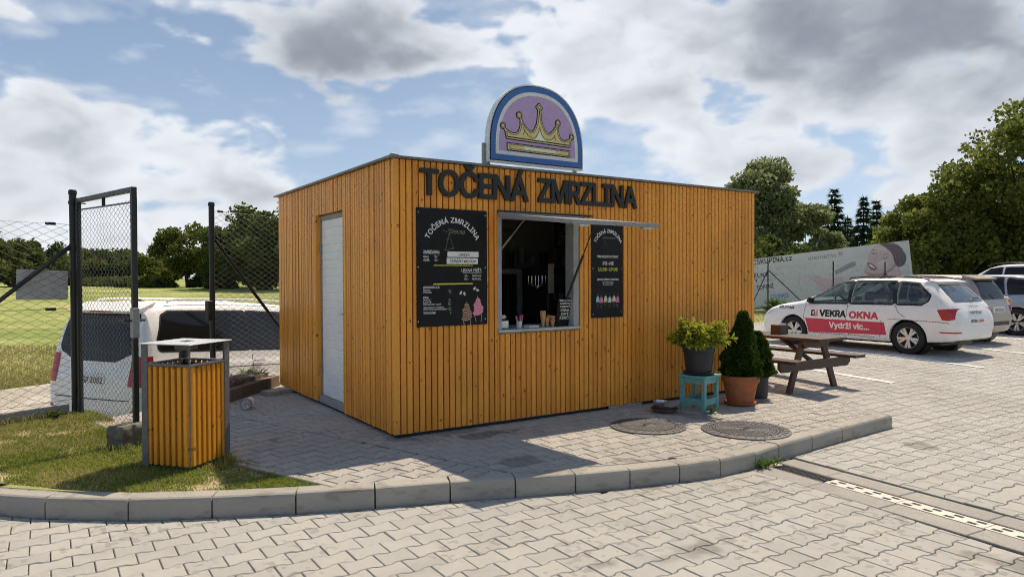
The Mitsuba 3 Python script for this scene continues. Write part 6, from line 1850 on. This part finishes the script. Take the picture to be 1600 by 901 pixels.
GL_ = 'trees along the far side of the field'
tree('round_tree', 'single round tree with a bare trunk at the far edge of the field', far(293, 108), 9.2, 4.3, 1.5, 'mat_leaf_mid', 34, 9000, .42, 41, tr=.30)
big = [(418, 92, 10.6, 5.6, 0.4), (362, 96, 8.4, 4.2, .3), (470, 88, 11.4, 6.0, .3), (392, 104, 9.8, 4.6, .3)]
for k, (u, d, H, R, th) in enumerate(big):
    tree('dark_tree', ('tallest dark tree of the clump beside the kiosk corner', 'lower dark tree at the left end of the clump beside the kiosk', 'dark tree of the clump mostly hidden by the kiosk', 'dark tree in the middle of the clump beside the kiosk')[k], far(u, d), H, R, th, 'mat_leaf_dark', 40, 11000, .46, 50 + k, tr=.3)
row = [(-24, 112, 9.4, 5.0, 'broad dark tree at the very left edge behind the field'), (22, 116, 8.2, 4.4, 'dark tree behind the field above the blank grey plate, left one'), (64, 124, 7.4, 4.8, 'dark tree behind the field above the blank grey plate, right one'), (108, 134, 6.6, 5.0, 'far tree seen just right of the first fence post'), (150, 140, 6.4, 5.5, 'far low tree seen through the left half of the gate'), (196, 146, 6.9, 5.2, 'far tree seen through the right half of the gate'), (228, 140, 5.4, 4.2, 'far tree just right of the gate, left of the round tree'), (258, 150, 5.2, 4.0, 'far tree touching the left side of the round tree'), (338, 150, 5.6, 4.4, 'far tree behind the second fence post')]
for k, (u, d, H, R, lb) in enumerate(row):
    tree('field_tree', lb, far(u, d), H, R, .5, 'mat_leaf_dark' if k % 3 else 'mat_leaf_mid', 30, 6500, .55, 70 + k, group=GL_, tr=.25)
conifer('spruce', 'lone spruce tip rising above the tree row left of the round tree', far(247, 150), 9.2, 1.9, 81, 2200, .5)
shr = [(206, 112, 1.5, 2.4, 'low bush under the far trees at the gate handle side'), (232, 108, 1.7, 2.6, 'dark low bush under the far trees right of the gate'), (252, 106, 1.5, 2.2, 'low bush just left of the round tree trunk'), (178, 118, 1.6, 2.6, 'low bush seen through the right half of the gate mesh'), (318, 110, 1.6, 2.4, 'low bush just right of the round tree trunk'), (150, 122, 1.5, 3.0, 'low bush seen through the left half of the gate mesh'), (345, 100, 1.7, 2.2, 'low bush right of the second fence post')]
for k, (u, d, H, R, lb) in enumerate(shr):
    r = np.random.default_rng(90 + k)
    b = thing('field_bush', lb, 'bush', 'bushes at the far edge of the field')
    dd = r.normal(0, 1, (1800, 3)); dd /= np.linalg.norm(dd, axis=1, keepdims=True); dd[:, 2] = np.abs(dd[:, 2])
    pts = far(u, d) + dd * [R, R, H] * (r.uniform(.4, 1, 1800) ** .4)[:, None]
    scene[b] = mikit.ply(leaves(pts, 1800, .42, r), 'mat_leaf_mid' if k % 2 else 'mat_leaf_dark')

# right: willow, spruces, bushes and the chestnuts over the parking lot
tree('willow', 'tall light green willow rising behind the right end of the kiosk', spot(.355, 58, -.2), 11.2, 4.0, 1.2, 'mat_leaf_willow', 60, 26000, .30, 101, shape='column', tr=.3, c_lo=.20)
tree('willow', 'lower light green willow leaning right beside the taller one', spot(.418, 57, -.2), 7.6, 2.6, .8, 'mat_leaf_willow', 34, 12000, .28, 102, tr=.2)
for k, (u, d, H, R) in enumerate(((1303, 68, 10.0, 3.0), (1349, 76, 10.2, 2.9), (1369, 80, 10.2, 1.8), (1324, 84, 8.6, 2.6))):
    conifer('spruce', ('widest dark spruce, the nearest of the group over the banner', 'dark spruce in the middle of the group over the banner', 'thin pointed spruce at the right of the group', 'spruce half hidden between the two larger ones')[k], spot((u - 800) / 1108, d, -.2), H, R, 110 + k, 11000, .62)
hb = [(1165, 40, 3.4, 2.2, 'mat_leaf_dark', 'dark bushy tree right behind the kiosk edge'), (1205, 42, 3.7, 2.0, 'mat_leaf_dark', 'dark bushy tree behind the web address of the banner'), (1245, 44, 3.4, 1.9, 'mat_leaf_mid', 'green bushy tree below the light willow'), (1285, 43, 3.1, 1.7, 'mat_leaf_mid', 'green bushy tree behind the middle of the banner'), (1322, 42, 3.1, 1.6, 'mat_leaf_dark', 'dark low tree below the widest spruce'), (1355, 44, 3.5, 1.7, 'mat_leaf_mid', 'green bushy tree over the laughing face on the banner'), (1392, 46, 4.2, 1.9, 'mat_leaf_mid', 'green bushy tree at the right end of the banner'), (1412, 54, 6.0, 2.1, 'mat_leaf_willow', 'light feathery tree beside the chestnuts'), (1392, 62, 6.2, 2.0, 'mat_leaf_mid', 'green tree between spruces and light feathery tree')]
for k, (u, d, H, R, m, lb) in enumerate(hb):
    tree('hedge_tree', lb, spot((u - 800) / 1108, d, -.2), H, R, .3, m, 26, 7000, .24, 120 + k, group='small trees of the hedge behind the banner', tr=.12)
tree('chestnut_tree', 'nearer chestnut with brownish leaves hanging over the cars', spot(.590, 33, -.1), 5.4, 2.5, .5, 'mat_leaf_chestnut', 54, 15000, .20, 131, tr=.2, c_lo=.16)
tree('chestnut_tree', 'tall chestnut filling the right picture edge', spot(.745, 31, -.1), 8.9, 3.9, 1.0, 'mat_leaf_chestnut', 84, 22000, .21, 132, tr=.28, c_lo=.13)
tree('chestnut_tree', 'broad chestnut in the middle of the group behind the parked cars', spot(.665, 34, -.1), 6.7, 2.9, .6, 'mat_leaf_chestnut', 64, 17000, .20, 133, tr=.25, c_lo=.15)
tree('chestnut_tree', 'chestnut at the far right only partly in the picture', spot(.84, 34, -.1), 10.0, 4.2, 1.0, 'mat_leaf_chestnut', 60, 16000, .25, 134, tr=.25, c_lo=.16)

# lawn strip between the lot and the far fence, gravel track beyond the near fence
LAWN = Polygon([(5.3, 8.7), (30, 8.7), tuple(spot(.60, 27)[:2]), tuple(spot(.2, 29)[:2]), (5.3, 16)]).convex_hull
put(None, 'lawn', sheet(LAWN, lambda x, y: 0 * x - .005 + .0 * y, 1.5), 'mat_meadow', kind='structure', label='green lawn strip between parking lot and far fence')
rr_ = np.random.default_rng(55)
q = np.column_stack([rr_.uniform(5, 30, 40000), rr_.uniform(8.7, 26, 40000)])
q = q[shapely.contains_xy(LAWN, q[:, 0], q[:, 1])]
qd = (q - EYE[:2]) @ FW0[:2]; ql = (q - EYE[:2]) @ RT[:2]
q = q[(ql / qd > .3) & (ql / qd < .5)]
put(None, 'lawn_grass', blades(np.column_stack([q, 0 * q[:, 0] - .005]), .05, .12, .008, 61, .6), 'mat_blade', kind='stuff', label='short green grass of the lawn strip')
GRAV = Polygon([tuple(fence_at(-9, 0, 1.2)[:2]), tuple(fence_at(6, 0, 1.2)[:2]), tuple(fence_at(6, 0, 8.6)[:2]), tuple(fence_at(-9, 0, 8.0)[:2])])
GRAV = GRAV.convex_hull
mat('mat_gravel', speck((.42, .40, .36), (.26, .24, .20), 45, 2.5), .95, .1)
put(None, 'gravel_track', sheet(GRAV, lambda x, y: 0 * x - .745, 1.5), 'mat_gravel', kind='structure', label='pale gravel track behind the fence where the van stands')
leafmat('mat_straw', (.42, .35, .17), (.30, .30, .10), 1.5, .6)
r6 = np.random.default_rng(66)
n6 = 26000
fd = 14.5 + 9 * r6.uniform(0, 1, n6) ** 1.4; ft = r6.uniform(-.78, -.30, n6)
fpt = EYE[:2] + FW0[:2] * fd[:, None] + RT[:2] * (ft * fd)[:, None]
keep = ~shapely.contains_xy(GRAV.buffer(.2), fpt[:, 0], fpt[:, 1])
fpt, fd = fpt[keep], fd[keep]
fz = -.80 + .95 * np.clip((fd - 20) / 90, 0, 1) ** 1.2
put(None, 'meadow_grass', blades(np.column_stack([fpt, fz]), .06, .20, .008, 62, 1.0), 'mat_straw', kind='stuff', label='dry straw coloured grass strip along the gravel track')
